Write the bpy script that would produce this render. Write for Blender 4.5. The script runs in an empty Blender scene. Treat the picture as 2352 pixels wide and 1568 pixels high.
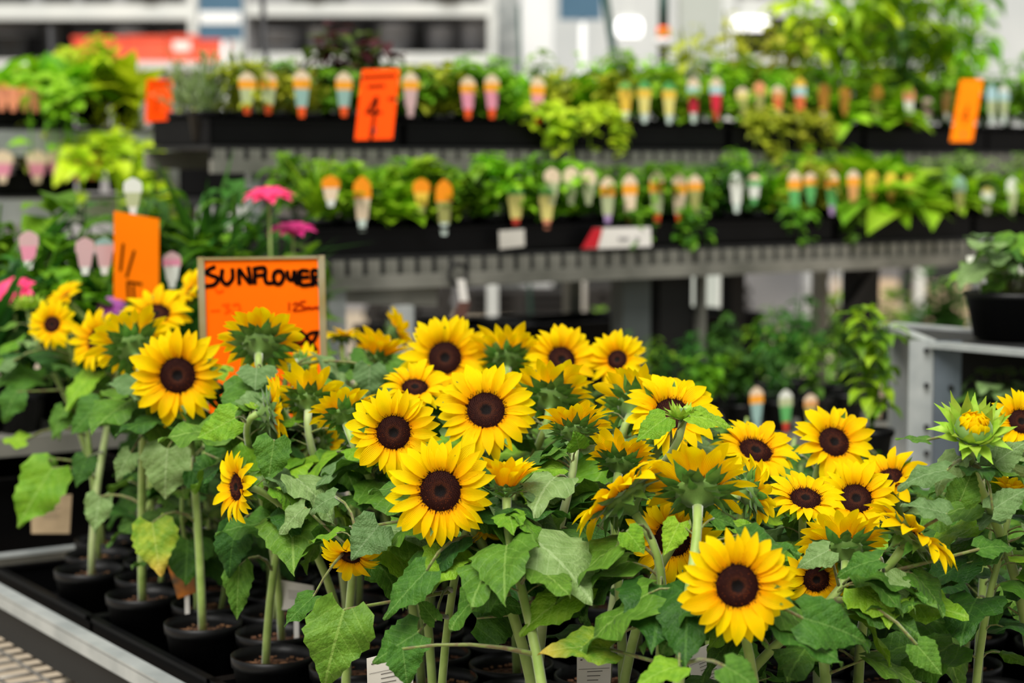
import bpy, math, random
from mathutils import Vector, Matrix

# ------------------------------------------------------------------ camera
W, H, F = 2352.0, 1568.0, 4300.0
PITCH = math.atan(394.0 / F)
CAM = Vector((0.0, 0.0, 1.5))
FW = Vector((0, math.cos(PITCH), -math.sin(PITCH)))
UP = Vector((0, math.sin(PITCH), math.cos(PITCH)))
RT = Vector((1, 0, 0))
scene = bpy.context.scene
COL = scene.collection
cd = bpy.data.cameras.new('camera')
cd.sensor_width = 36.0
cd.lens = F / W * 36.0
cd.clip_end = 200
cd.dof.use_dof = True
cd.dof.focus_distance = 2.45
cd.dof.aperture_fstop = (cd.lens / 1000.0) / 0.0205
cam = bpy.data.objects.new('camera', cd)
COL.objects.link(cam)
cam.location = CAM
cam.rotation_euler = (math.pi / 2 - PITCH, 0, 0)
scene.camera = cam

# ------------------------------------------------------------------ light
world = bpy.data.worlds.new('overcast_sky')
scene.world = world
world.use_nodes = True
bg = world.node_tree.nodes['Background']
bg.inputs[0].default_value = (1.0, 1.0, 0.98, 1)
bg.inputs[1].default_value = 0.46
sd = bpy.data.lights.new('soft_sun', 'SUN')
sd.energy = 4.0
sd.angle = math.radians(40)
sd.color = (1.0, 0.97, 0.91)
sun = bpy.data.objects.new('soft_sun', sd)
COL.objects.link(sun)
sun.rotation_euler = Vector((0.25, 0.62, -1.0)).to_track_quat('-Z', 'Y').to_euler()
scene.view_settings.view_transform = 'Standard'
scene.view_settings.look = 'None'
scene.view_settings.gamma = 1.0
scene.view_settings.use_curve_mapping = False
scene.view_settings.exposure = 0.36

R = random.Random(11)

def ray(u, v):
    return FW + RT * ((u - W / 2) / F) + UP * ((H / 2 - v) / F)

def at(u, v, Y):
    d = ray(u, v)
    return CAM + d * (Y / d.y)

def onz(u, v, z):
    d = ray(u, v)
    return CAM + d * ((z - CAM.z) / d.z)

def proj(p):
    q = p - CAM
    k = q.dot(FW)
    return (W / 2 + F * q.dot(RT) / k, H / 2 - F * q.dot(UP) / k, k)

D2 = Vector((0.827, 0.562, 0)).normalized()      # along the display racks, to the right and away
D1 = Vector((D2.y, -D2.x, 0))                    # along the sunflower bench, towards the camera
BK = -D1                                         # away from the camera across a rack
ZU = Vector((0, 0, 1))

def onrack(u, v, Y0):
    d = ray(u, v)
    n = D1
    t = (Vector((0, Y0, CAM.z)) - CAM).dot(n) / d.dot(n)
    return CAM + d * t

def s_of(u, Y0):
    return (onrack(u, 390, Y0) - Vector((0, Y0, 0))).dot(D2)

def rp(s, Y0, b=0.0, z=0.0):                      # a point on a rack: along, behind its front, height
    p = Vector((0, Y0, 0)) + D2 * s + BK * b
    p.z = z
    return p

# ------------------------------------------------------------------ materials
def lin(c):
    c = c / 255.0
    return c / 12.92 if c <= 0.04045 else ((c + 0.055) / 1.055) ** 2.4

def rgb(r, g, b):
    return (lin(r), lin(g), lin(b), 1.0)

MATS = {}

def mat(name, c1, c2=None, scale=8.0, rough=0.6, metal=0.0, bump=0.0, spec=0.4, trans=0.0, objvar=0.0, sheen=0.0):
    m = bpy.data.materials.new(name)
    m.use_nodes = True
    nt = m.node_tree
    b = nt.nodes['Principled BSDF']
    b.inputs['Roughness'].default_value = rough
    b.inputs['Metallic'].default_value = metal
    b.inputs['Specular IOR Level'].default_value = spec
    if sheen:
        b.inputs['Sheen Weight'].default_value = sheen
        b.inputs['Sheen Roughness'].default_value = 0.4
    out = b.inputs['Base Color']
    src = None
    tc = nt.nodes.new('ShaderNodeTexCoord')
    nz = nt.nodes.new('ShaderNodeTexNoise')
    nz.inputs['Scale'].default_value = scale
    nz.inputs['Detail'].default_value = 4
    nt.links.new(tc.outputs['Object'], nz.inputs['Vector'])
    mx = nt.nodes.new('ShaderNodeMix')
    mx.data_type = 'RGBA'
    mx.inputs[6].default_value = c1
    mx.inputs[7].default_value = c2 or c1
    rr = nt.nodes.new('ShaderNodeMapRange')
    rr.inputs[1].default_value = 0.35
    rr.inputs[2].default_value = 0.65
    nt.links.new(nz.outputs['Fac'], rr.inputs[0])
    nt.links.new(rr.outputs[0], mx.inputs[0])
    src = mx.outputs[2]
    if objvar:
        oi = nt.nodes.new('ShaderNodeObjectInfo')
        hs = nt.nodes.new('ShaderNodeHueSaturation')
        mr = nt.nodes.new('ShaderNodeMapRange')
        mr.inputs[3].default_value = 1 - objvar
        mr.inputs[4].default_value = 1 + objvar
        nt.links.new(oi.outputs['Random'], mr.inputs[0])
        nt.links.new(mr.outputs[0], hs.inputs['Value'])
        mh = nt.nodes.new('ShaderNodeMapRange')
        mh.inputs[3].default_value = 0.5 - objvar * 0.06
        mh.inputs[4].default_value = 0.5 + objvar * 0.06
        nt.links.new(oi.outputs['Random'], mh.inputs[0])
        nt.links.new(mh.outputs[0], hs.inputs['Hue'])
        nt.links.new(src, hs.inputs['Color'])
        src = hs.outputs[0]
    nt.links.new(src, out)
    if bump:
        bp = nt.nodes.new('ShaderNodeBump')
        bp.inputs['Strength'].default_value = bump
        bp.inputs['Distance'].default_value = 0.01
        nt.links.new(nz.outputs['Fac'], bp.inputs['Height'])
        nt.links.new(bp.outputs[0], b.inputs['Normal'])
    if trans:
        tr = nt.nodes.new('ShaderNodeBsdfTranslucent')
        nt.links.new(src, tr.inputs[0])
        ms = nt.nodes.new('ShaderNodeMixShader')
        ms.inputs[0].default_value = trans
        o = nt.nodes['Material Output']
        nt.links.new(b.outputs[0], ms.inputs[1])
        nt.links.new(tr.outputs[0], ms.inputs[2])
        nt.links.new(ms.outputs[0], o.inputs[0])
    MATS[name] = m
    return m

def ramp_mat(name, kind, stops, rough=0.6, trans=0.0, spec=0.3, var=0.0, bump=0.0, sheen=0.0):
    """Pigment that follows the shape itself: 'u' along the UV, 'r' radius in object space."""
    m = mat(name, stops[0][1], rough=rough, spec=spec, sheen=sheen)
    nt = m.node_tree
    b = nt.nodes['Principled BSDF']
    tc = [n for n in nt.nodes if n.type == 'TEX_COORD'][0]
    nz = [n for n in nt.nodes if n.type == 'TEX_NOISE'][0]
    cr = nt.nodes.new('ShaderNodeValToRGB')
    while len(cr.color_ramp.elements) < len(stops):
        cr.color_ramp.elements.new(0.5)
    for e, (p, c) in zip(cr.color_ramp.elements, stops):
        e.position = p
        e.color = c
    if kind == 'u':
        sx = nt.nodes.new('ShaderNodeSeparateXYZ')
        nt.links.new(tc.outputs['UV'], sx.inputs[0])
        fac = sx.outputs[0]
        nz.inputs['Scale'].default_value = 6
    else:
        ln = nt.nodes.new('ShaderNodeVectorMath')
        ln.operation = 'LENGTH'
        nt.links.new(tc.outputs['Object'], ln.inputs[0])
        fac = ln.outputs['Value']
        nz.inputs['Scale'].default_value = 22
    ad = nt.nodes.new('ShaderNodeMath')
    ad.operation = 'MULTIPLY_ADD'
    ad.inputs[1].default_value = 0.3 if kind == 'u' else 0.3
    nt.links.new(nz.outputs['Fac'], ad.inputs[0])
    sb = nt.nodes.new('ShaderNodeMath')
    sb.operation = 'SUBTRACT'
    nt.links.new(fac, sb.inputs[0])
    sb.inputs[1].default_value = 0.15
    nt.links.new(sb.outputs[0], ad.inputs[2])
    nt.links.new(ad.outputs[0], cr.inputs[0])
    src = cr.outputs[0]
    if var:
        oi = nt.nodes.new('ShaderNodeObjectInfo')
        hs = nt.nodes.new('ShaderNodeHueSaturation')
        mr = nt.nodes.new('ShaderNodeMapRange')
        mr.inputs[3].default_value = 0.5 - var * 0.1
        mr.inputs[4].default_value = 0.5 + var * 0.05
        nt.links.new(oi.outputs['Random'], mr.inputs[0])
        nt.links.new(mr.outputs[0], hs.inputs['Hue'])
        nt.links.new(src, hs.inputs['Color'])
        src = hs.outputs[0]
    nt.links.new(src, b.inputs['Base Color'])
    if bump:
        wv = nt.nodes.new('ShaderNodeTexWave')
        wv.bands_direction = 'Y'
        wv.inputs['Scale'].default_value = 3.0
        nt.links.new(tc.outputs['UV'], wv.inputs['Vector'])
        bp = nt.nodes.new('ShaderNodeBump')
        bp.inputs['Strength'].default_value = bump
        bp.inputs['Distance'].default_value = 0.002
        nt.links.new(wv.outputs['Fac'], bp.inputs['Height'])
        nt.links.new(bp.outputs[0], b.inputs['Normal'])
    if trans:
        tr = nt.nodes.new('ShaderNodeBsdfTranslucent')
        nt.links.new(src, tr.inputs[0])
        ms = nt.nodes.new('ShaderNodeMixShader')
        ms.inputs[0].default_value = trans
        o = nt.nodes['Material Output']
        nt.links.new(b.outputs[0], ms.inputs[1])
        nt.links.new(tr.outputs[0], ms.inputs[2])
        nt.links.new(ms.outputs[0], o.inputs[0])
    return m

def leaf_mat(name, c1, c2, vein, tip=None, var=0.25):
    """Blade with a pale midrib and side veins drawn from the leaf's own UV, quilted between them."""
    m = mat(name, c1, c2, scale=5.0, rough=0.55, spec=0.25, sheen=0.04)
    nt = m.node_tree
    L = nt.links.new
    b = nt.nodes['Principled BSDF']
    tc = [n for n in nt.nodes if n.type == 'TEX_COORD'][0]
    mx = [n for n in nt.nodes if n.type == 'MIX'][0]
    sx = nt.nodes.new('ShaderNodeSeparateXYZ')
    L(tc.outputs['UV'], sx.inputs[0])

    def M(op, a, bb=None, cc=None):
        n = nt.nodes.new('ShaderNodeMath')
        n.operation = op
        for i, q in enumerate((a, bb, cc)):
            if q is None:
                continue
            if isinstance(q, (int, float)):
                n.inputs[i].default_value = q
            else:
                L(q, n.inputs[i])
        return n.outputs[0]
    av = M('ABSOLUTE', M('SUBTRACT', sx.outputs[1], 0.5))
    mid = M('LESS_THAN', av, 0.016)
    ph = M('SUBTRACT', M('MULTIPLY', sx.outputs[0], 6.0), M('MULTIPLY', av, 5.5))
    fr = M('ABSOLUTE', M('SUBTRACT', M('FRACT', ph), 0.5))
    side = M('LESS_THAN', fr, 0.055)
    vf = M('MULTIPLY', M('MAXIMUM', mid, M('MULTIPLY', side, 0.45)), 0.5)
    m2 = nt.nodes.new('ShaderNodeMix')
    m2.data_type = 'RGBA'
    L(vf, m2.inputs[0])
    L(mx.outputs[2], m2.inputs[6])
    m2.inputs[7].default_value = vein
    src = m2.outputs[2]
    if tip:
        m3 = nt.nodes.new('ShaderNodeMix')
        m3.data_type = 'RGBA'
        mr = nt.nodes.new('ShaderNodeMapRange')
        mr.inputs[1].default_value = 0.55
        mr.inputs[2].default_value = 1.0
        L(sx.outputs[0], mr.inputs[0])
        L(mr.outputs[0], m3.inputs[0])
        L(src, m3.inputs[6])
        m3.inputs[7].default_value = tip
        src = m3.outputs[2]
    oi = nt.nodes.new('ShaderNodeObjectInfo')
    hs = nt.nodes.new('ShaderNodeHueSaturation')
    m4 = nt.nodes.new('ShaderNodeMapRange')
    m4.inputs[3].default_value = 1 - var
    m4.inputs[4].default_value = 1 + var
    L(oi.outputs['Random'], m4.inputs[0])
    L(m4.outputs[0], hs.inputs['Value'])
    m5 = nt.nodes.new('ShaderNodeMapRange')
    m5.inputs[3].default_value = 0.515
    m5.inputs[4].default_value = 0.485
    L(oi.outputs['Random'], m5.inputs[0])
    L(m5.outputs[0], hs.inputs['Hue'])
    L(src, hs.inputs['Color'])
    src = hs.outputs[0]
    L(src, b.inputs['Base Color'])
    nz = nt.nodes.new('ShaderNodeTexNoise')
    nz.inputs['Scale'].default_value = 26.0
    L(tc.outputs['UV'], nz.inputs['Vector'])
    hgt = M('ADD', M('MULTIPLY', fr, 0.7), nz.outputs['Fac'])
    bp = nt.nodes.new('ShaderNodeBump')
    bp.inputs['Strength'].default_value = 0.6
    bp.inputs['Distance'].default_value = 0.004
    L(hgt, bp.inputs['Height'])
    L(bp.outputs[0], b.inputs['Normal'])
    tr = nt.nodes.new('ShaderNodeBsdfTranslucent')
    L(src, tr.inputs[0])
    ms = nt.nodes.new('ShaderNodeMixShader')
    ms.inputs[0].default_value = 0.22
    o = nt.nodes['Material Output']
    L(b.outputs[0], ms.inputs[1])
    L(tr.outputs[0], ms.inputs[2])
    L(ms.outputs[0], o.inputs[0])
    return m

M_PETAL = ramp_mat('petal_yellow', 'u', [(0.0, rgb(255, 174, 0)), (0.2, rgb(255, 202, 0)), (0.5, rgb(255, 219, 0)), (1.0, rgb(255, 225, 2))],
                   rough=0.6, trans=0.45, spec=0.08, var=0.14, bump=0.4)
M_FLORET = mat('floret_rust', rgb(108, 48, 16), rgb(80, 32, 12), scale=9, rough=0.8, spec=0.1)
M_DISC = ramp_mat('disc_brown', 'r', [(0.0, rgb(8, 4, 3)), (0.26, rgb(12, 5, 4)), (0.36, rgb(58, 25, 10)), (0.55, rgb(42, 13, 6)), (1.0, rgb(38, 8, 5))],
                  rough=0.8, spec=0.15)
M_BRACT = mat('bract_green', rgb(62, 104, 26), rgb(90, 134, 40), scale=3, rough=0.55, trans=0.15, objvar=0.25, sheen=0.3)
M_RECEP = mat('receptacle_green', rgb(78, 112, 40), rgb(104, 134, 60), scale=60, rough=0.6, sheen=0.3)
M_BUDPET = mat('bud_petal', rgb(246, 180, 8), rgb(226, 150, 6), scale=4, rough=0.5, objvar=0.15)
M_STEM = mat('stem_green', rgb(124, 152, 66), rgb(150, 172, 92), scale=30, rough=0.55, sheen=0.5, bump=0.2)
M_STEML = mat('stem_pale', rgb(172, 186, 128), rgb(150, 170, 104), scale=40, rough=0.6, sheen=0.5)
M_PETI = mat('petiole_green', rgb(112, 134, 58), rgb(98, 84, 50), scale=14, rough=0.55, sheen=0.4)
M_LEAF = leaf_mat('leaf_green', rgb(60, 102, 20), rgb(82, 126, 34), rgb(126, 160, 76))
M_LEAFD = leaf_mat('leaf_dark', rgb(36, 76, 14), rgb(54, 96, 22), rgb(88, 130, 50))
M_LEAFG = leaf_mat('leaf_grey', rgb(92, 124, 64), rgb(116, 146, 88), rgb(148, 172, 122))
M_LEAFL = leaf_mat('leaf_light', rgb(96, 144, 20), rgb(120, 164, 34), rgb(150, 184, 80))
M_LEAFY = leaf_mat('leaf_yellowing', rgb(96, 140, 30), rgb(150, 170, 44), rgb(170, 186, 90), tip=rgb(206, 168, 70))
M_POT = mat('pot_black', rgb(9, 9, 10), rgb(13, 13, 14), scale=12, rough=0.42, spec=0.25)
M_TRAY = mat('tray_black', rgb(4, 4, 5), rgb(7, 7, 8), scale=10, rough=0.5, spec=0.12)
M_SOIL = mat('soil_brown', rgb(56, 36, 24), rgb(96, 64, 42), scale=120, rough=0.95, bump=0.8)
M_CHIP = mat('bark_chip', rgb(126, 88, 58), rgb(84, 56, 38), scale=40, rough=0.9, objvar=0.2)
M_GALV = mat('galvanised_steel', rgb(182, 186, 184), rgb(146, 152, 152), scale=9, rough=0.42, metal=0.3, bump=0.1)
M_GALVD = mat('dull_galvanised', rgb(130, 129, 120), rgb(96, 96, 88), scale=6, rough=0.6, metal=0.2)
M_WIRE = mat('wire_steel', rgb(150, 146, 138), rgb(110, 106, 100), scale=30, rough=0.5, metal=0.5)
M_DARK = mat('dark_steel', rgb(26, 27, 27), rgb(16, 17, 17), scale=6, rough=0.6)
M_ORANGE = mat('orange_card', rgb(255, 112, 4), rgb(255, 102, 2), scale=3, rough=0.6, spec=0.05)
M_ORANGE2 = mat('orange_deep_card', rgb(255, 84, 4), rgb(250, 74, 2), scale=3, rough=0.6, spec=0.05)
M_ORANGE3 = mat('orange_light_card', rgb(255, 134, 8), rgb(255, 124, 6), scale=3, rough=0.6, spec=0.05)
M_INK = mat('black_ink', rgb(10, 3, 3), rough=0.8, spec=0.03)
M_INKR = mat('faded_ink', rgb(150, 30, 2), rough=0.8, spec=0.03)
M_FAINT = mat('faint_ink', rgb(250, 80, 2), rough=0.8, spec=0.03)
M_BRASS = mat('sign_frame', rgb(150, 132, 70), rgb(170, 160, 130), scale=8, rough=0.4, metal=0.4)
M_WHITE = mat('white_card', rgb(236, 232, 226), rgb(226, 222, 214), scale=5, rough=0.5)
M_PAPER = mat('grey_paper', rgb(206, 202, 192), rgb(192, 188, 178), scale=6, rough=0.6)
M_RED = mat('red_card', rgb(196, 14, 34), rough=0.5)
M_PINKF = mat('gerbera_pink', rgb(236, 40, 110), rgb(250, 80, 130), scale=5, rough=0.5, trans=0.2)
M_MAGF = mat('gerbera_magenta', rgb(206, 30, 120), rgb(226, 50, 140), scale=5, rough=0.5, trans=0.2)
M_PURF = mat('flower_purple', rgb(150, 60, 150), rgb(176, 84, 170), scale=5, rough=0.5, trans=0.2)

# ------------------------------------------------------------------ mesh helpers
class MB:
    def __init__(self):
        self.v, self.f, self.m, self.uv, self.smooth = [], [], [], {}, True

    def add(self, verts, faces, mi=0, uvs=None):
        o = len(self.v)
        self.v += [tuple(p) for p in verts]
        for k, f in enumerate(faces):
            self.f.append(tuple(i + o for i in f))
            self.m.append(mi)
        if uvs:
            for i, q in enumerate(uvs):
                self.uv[o + i] = q

    def box(self, c, hx, hy, hz, mi=0):               # centre and three half-axis vectors
        c, hx, hy, hz = Vector(c), Vector(hx), Vector(hy), Vector(hz)
        vs = [c + hx * a + hy * b + hz * d for a in (-1, 1) for b in (-1, 1) for d in (-1, 1)]
        self.add(vs, [(0, 1, 3, 2), (4, 6, 7, 5), (0, 4, 5, 1), (2, 3, 7, 6), (0, 2, 6, 4), (1, 5, 7, 3)], mi)

    def bar(self, p, q, w, h, side=None, mi=0):
        p, q = Vector(p), Vector(q)
        d = (q - p)
        s = (side or d.cross(ZU)).normalized()
        n = s.cross(d).normalized()
        self.box((p + q) / 2, d / 2, s * (w / 2), n * (h / 2), mi)

    def tube(self, pts, rad, n=8, mi=0, cap=True):
        pts = [Vector(p) for p in pts]
        if not isinstance(rad, (list, tuple)):
            rad = [rad] * len(pts)
        o = []
        ref = Vector((0.31, 0.77, 0.2)).normalized()
        for i, p in enumerate(pts):
            t = (pts[min(i + 1, len(pts) - 1)] - pts[max(i - 1, 0)]).normalized()
            a = t.cross(ref)
            if a.length < 0.1:
                a = t.cross(Vector((1, 0, 0)))
            a.normalize()
            b = t.cross(a)
            for k in range(n):
                an = 2 * math.pi * k / n
                o.append(p + (a * math.cos(an) + b * math.sin(an)) * rad[i])
        fs = []
        for i in range(len(pts) - 1):
            for k in range(n):
                fs.append((i * n + k, i * n + (k + 1) % n, (i + 1) * n + (k + 1) % n, (i + 1) * n + k))
        if cap:
            fs.append(tuple(range(n - 1, -1, -1)))
            fs.append(tuple(range((len(pts) - 1) * n, len(pts) * n)))
        self.add(o, fs, mi)

    def lathe(self, prof, n=20, mi=0):
        o, fs = [], []
        for r, z in prof:
            for k in range(n):
                a = 2 * math.pi * k / n
                o.append((r * math.cos(a), r * math.sin(a), z))
        for i in range(len(prof) - 1):
            for k in range(n):
                fs.append((i * n + k, i * n + (k + 1) % n, (i + 1) * n + (k + 1) % n, (i + 1) * n + k))
        self.add(o, fs, mi)

    def mesh(self, name, mats, smooth=True):
        me = bpy.data.meshes.new(name)
        me.from_pydata(self.v, [], self.f)
        for m in (mats if isinstance(mats, (list, tuple)) else [mats]):
            me.materials.append(m)
        me.polygons.foreach_set('material_index', self.m)
        me.polygons.foreach_set('use_smooth', [smooth] * len(self.f))
        if self.uv:
            ul = me.uv_layers.new(name='UVMap')
            buf = []
            for l in me.loops:
                buf += self.uv.get(l.vertex_index, (0, 0))
            ul.data.foreach_set('uv', buf)
        me.update()
        return me

def ob(name, me, parent=None, mw=None):
    o = bpy.data.objects.new(name, me)
    COL.objects.link(o)
    if parent:
        o.parent = parent
    if mw is not None:
        o.matrix_basis = mw
    return o

def empty(name, loc, label, cat, group=None):
    o = bpy.data.objects.new(name, None)
    o.empty_display_size = 0.02
    COL.objects.link(o)
    o.location = loc
    tag(o, label, cat, group)
    return o

def tag(o, label, cat, group=None):
    o['label'] = label
    o['category'] = cat
    if group:
        o['group'] = group
    return o

def struct(o):
    o['kind'] = 'structure'
    return o

def frame(o, x, z):
    x = x.normalized()
    y = z.cross(x)
    if y.length < 1e-4:
        y = Vector((0.3, 1, 0.2)).cross(x)
    y.normalize()
    z = x.cross(y)
    m = Matrix((x, y, z)).transposed().to_4x4()
    m.translation = o
    return m

def S(a, b=None, c=None):
    return Matrix.Diagonal((a, a if b is None else b, a if c is None else c, 1))

def lerp_tab(tab, t):
    for (a, x), (b, y) in zip(tab, tab[1:]):
        if t <= b:
            return x + (y - x) * (t - a) / (b - a)
    return tab[-1][1]

ORD = 'first second third fourth fifth sixth seventh eighth ninth tenth eleventh twelfth thirteenth fourteenth fifteenth sixteenth seventeenth eighteenth nineteenth twentieth'.split()

def ordn(i):
    return ORD[i] if i < 20 else 'twenty-' + ORD[i - 20] if i < 29 else 'thirty-' + ORD[i - 30]

#@@STRUCTURE
# ------------------------------------------------------------------ the setting
M_FLOOR = mat('concrete_floor', rgb(176, 160, 138), rgb(150, 138, 120), scale=1.2, rough=0.85, bump=0.05)
b = MB()
b.box((0, 12, -0.05), (20, 0, 0), (0, 16, 0), (0, 0, 0.05))
struct(ob('floor', b.mesh('floor', M_FLOOR, False)))
M_WALL = mat('store_wall', rgb(206, 208, 206), rgb(186, 190, 190), scale=0.6, rough=0.8)
b = MB()
b.box((0, 24, 3.0), (20, 0, 0), (0, 0.1, 0), (0, 0, 3.0))
struct(ob('wall_back', b.mesh('wall_back', M_WALL, False)))
M_COLW = mat('white_column', rgb(238, 240, 240), rgb(228, 230, 230), scale=2, rough=0.6)
M_COLG = mat('grey_column', rgb(178, 184, 178), rgb(168, 174, 168), scale=2, rough=0.6)
for nm, u0, u1, Y, m in (('trim_1', 1140, 1195, 20.7, M_GALV), ('trim_2', 1197, 1268, 20.7, M_COLW), ('trim_3', 1556, 1650, 12.0, M_COLG)):
    a, c = at(u0, 390, Y), at(u1, 390, Y)
    b = MB()
    b.box(((a.x + c.x) / 2, Y, 2.2), ((c.x - a.x) / 2, 0, 0), (0, 0.12, 0), (0, 0, 2.2))
    struct(ob(nm, b.mesh(nm, m, False)))

#@@SUNFLOWERS
# ------------------------------------------------------------------ sunflower bench
DECK = 0.650
SOILZ = 0.750
CORNER = onz(-116, 1287, 0.70)
A = 0.137
TW = 3.5 * A + 0.016
BW, BL = 0.06 + 3 * TW, 2.25                                    # across (D2) and along (D1)

def bp_(s, t, z):                                      # bench coordinates to the world
    p = CORNER + D2 * s + D1 * t
    p.z = z
    return p

bench = empty('plant_bench', bp_(BW / 2, BL / 2, 0), 'galvanised steel bench carrying the black trays of sunflowers', 'bench')
b0 = bench.location.copy()
def bpart(name, mb, m, parent=None, smooth=False):
    mb.v = [tuple(Vector(p) - b0) for p in mb.v]
    return ob(name, mb.mesh(name, m, smooth), parent or bench)
for s0, t0, s1, t1 in ((0, 0, 0, BL), (BW, 0, BW, BL), (0, 0, BW, 0), (0, BL, BW, BL)):
    b = MB()
    p, q = bp_(s0, t0, 0.685), bp_(s1, t1, 0.685)
    inw = (bp_(BW / 2, BL / 2, 0.685) - (p + q) / 2)
    d = (q - p).normalized()
    inw = (inw - d * inw.dot(d)).normalized()
    b.box((p + q) / 2 + ZU * 0.012, (q - p) / 2, inw * 0.015, ZU * 0.003)
    b.box((p + q) / 2 - inw * 0.013 - ZU * 0.001, (q - p) / 2, inw * 0.002, ZU * 0.012)
    bpart('edge_rail', b, M_GALV)
for i in range(12):
    b = MB()
    t = 0.06 + i * (BL - 0.12) / 11
    b.bar(bp_(0.02, t, DECK - 0.006), bp_(BW - 0.02, t, DECK - 0.006), 0.05, 0.006)
    bpart('deck_slat', b, M_DARK)
for s, t in ((0.03, 0.05), (0.03, 1.02), (0.03, BL - 0.05), (BW - 0.03, 0.05), (BW - 0.03, 1.02), (BW - 0.03, BL - 0.05)):
    b = MB()
    b.box(bp_(s, t, 0.335), D2 * 0.02, D1 * 0.02, ZU * 0.335)
    bpart('leg', b, M_GALV)
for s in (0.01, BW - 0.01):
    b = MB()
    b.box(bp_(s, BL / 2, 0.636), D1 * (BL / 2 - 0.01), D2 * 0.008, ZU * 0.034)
    bpart('shade_strip', b, M_DARK)  # dark strip added below the rail, standing in for underside shade
# lower mesh side ledge: tube rail, wires across, wires along
LZ = 0.575
b = MB()
b.tube([bp_(-0.13, -0.1, LZ - 0.02), bp_(-0.13, BL, LZ - 0.02)], 0.021, 10)
bpart('lower_rail', b, M_GALV, smooth=True)
for k in range(3):
    b = MB()
    b.tube([bp_(-0.075 + k * 0.07, -0.1, LZ + 0.004), bp_(-0.075 + k * 0.07, BL, LZ + 0.004)], 0.0035, 6)
    bpart('mesh_wire', b, M_WIRE, smooth=True)
for k in range(44):
    b = MB()
    t = -0.08 + k * 0.052
    b.tube([bp_(-0.13, t, LZ), bp_(0.1, t, LZ)], 0.0035, 5)
    bpart('mesh_wire', b, M_WIRE, smooth=True)

# trays of the bench
TL, TH = 0.50, 0.064
def tray_mesh(L_, W_, H_, tk=0.004):
    b = MB()
    b.box((0, 0, tk), (L_ / 2, 0, 0), (0, W_ / 2, 0), (0, 0, tk))
    for sx in (-1, 1):
        b.box((sx * (L_ / 2 - tk), 0, H_ / 2), (tk, 0, 0), (0, W_ / 2, 0), (0, 0, H_ / 2))
        b.box((0, sx * (W_ / 2 - tk), H_ / 2), (L_ / 2, 0, 0), (0, tk, 0), (0, 0, H_ / 2))
        b.box((sx * (L_ / 2 - 0.002), 0, H_), (0.007, 0, 0), (0, W_ / 2 + 0.005, 0), (0, 0, 0.0035))
        b.box((0, sx * (W_ / 2 - 0.002), H_), (L_ / 2 + 0.005, 0, 0), (0, 0.007, 0), (0, 0, 0.0035))
    return b.mesh('tray', M_TRAY, False)
TME = tray_mesh(TL - 0.008, TW - 0.010, TH, 0.002)
TJ = ((onz(200, 1418, DECK + TH) - CORNER).dot(D1)) % TL
T0 = TJ - TL if TJ > 0.42 else TJ
for j in range(3):
    for i in range(4):
        c = bp_(0.03 + TW * (j + 0.5), T0 + TL * (i + 0.5), DECK - 0.002)
        o = ob('seedling_tray', TME, None, frame(c, D1, ZU))
        tag(o, 'black plastic tray under sunflower pots, %s from far end, %s from outer rail' % (ordn(i), ordn(j)), 'tray', 'black trays on the sunflower bench')

# pots
def pot_mesh(rt=0.0635, rb=0.047, h=0.105):
    b = MB()
    b.lathe([(0.001, 0), (rb, 0), (rt * 0.955, h * 0.84), (rt, h * 0.85), (rt + 0.001, h), (rt - 0.002, h + 0.001), (rt * 0.94, h * 0.86), (rb * 0.9, 0.01), (0.001, 0.01)], 22)
    return b.mesh('pot', M_POT, True)
def soil_mesh(r=0.058):
    b = MB()
    b.lathe([(0.0005, 0.004), (r * 0.4, 0.003), (r * 0.8, 0.001), (r, -0.003)], 18)
    return b.mesh('soil', M_SOIL, True)
def chips_mesh(r=0.055, n=70, seed=3):
    q = random.Random(seed)
    b = MB()
    for _ in range(n):
        a, rr = q.uniform(0, 6.28), r * math.sqrt(q.random())
        m = Matrix.Rotation(q.uniform(0, 6.28), 3, 'Z') @ Matrix.Rotation(q.uniform(-0.5, 0.5), 3, 'X')
        sz = q.uniform(0.002, 0.0045)
        b.box((rr * math.cos(a), rr * math.sin(a), 0.004), m @ Vector((sz, 0, 0)), m @ Vector((0, sz * 0.6, 0)), m @ Vector((0, 0, sz * 0.35)))
    return b.mesh('bark_chips', M_CHIP, False)
POT, SOIL, CHIPS = pot_mesh(), soil_mesh(), [chips_mesh(seed=k) for k in range(3)]

# petals: unit length along +X, 8 variants
def petal_mesh(k):
    q = random.Random(100 + k)
    b = MB()
    wf = q.uniform(1.08, 1.4)
    c1, c2 = q.uniform(0.02, 0.16), q.uniform(0.1, 0.42)
    tw, sd = q.uniform(-0.35, 0.35), q.uniform(-0.08, 0.08)
    tab = [(0, 0.075), (0.15, 0.125), (0.4, 0.165), (0.62, 0.158), (0.8, 0.11), (0.92, 0.05), (1.0, 0.004)]
    if k % 3 == 1:
        tab = [(0, 0.085), (0.2, 0.15), (0.5, 0.175), (0.75, 0.155), (0.88, 0.11), (0.96, 0.055), (1.0, 0.012)]
    T = [0, 0.14, 0.34, 0.56, 0.76, 0.9, 1.0]
    vs, uv = [], []
    for t in T:
        w = lerp_tab(tab, t) * wf
        zc = c1 * math.sin(t * 3.0) - c2 * t * t * 0.6
        for j in range(5):
            y = (j - 2) / 2.0
            zz = zc + 0.30 * w * y * y + (0.05 * w if j in (1, 3) else 0) + tw * t * y * w
            vs.append((t, y * w + sd * t * t, zz))
            uv.append((t, j / 4))
    fs = [(i * 5 + j, (i + 1) * 5 + j, (i + 1) * 5 + j + 1, i * 5 + j + 1) for i in range(6) for j in range(4)]
    b.add(vs, fs, 0, uv)
    return b.mesh('petal', M_PETAL, True)
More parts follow.
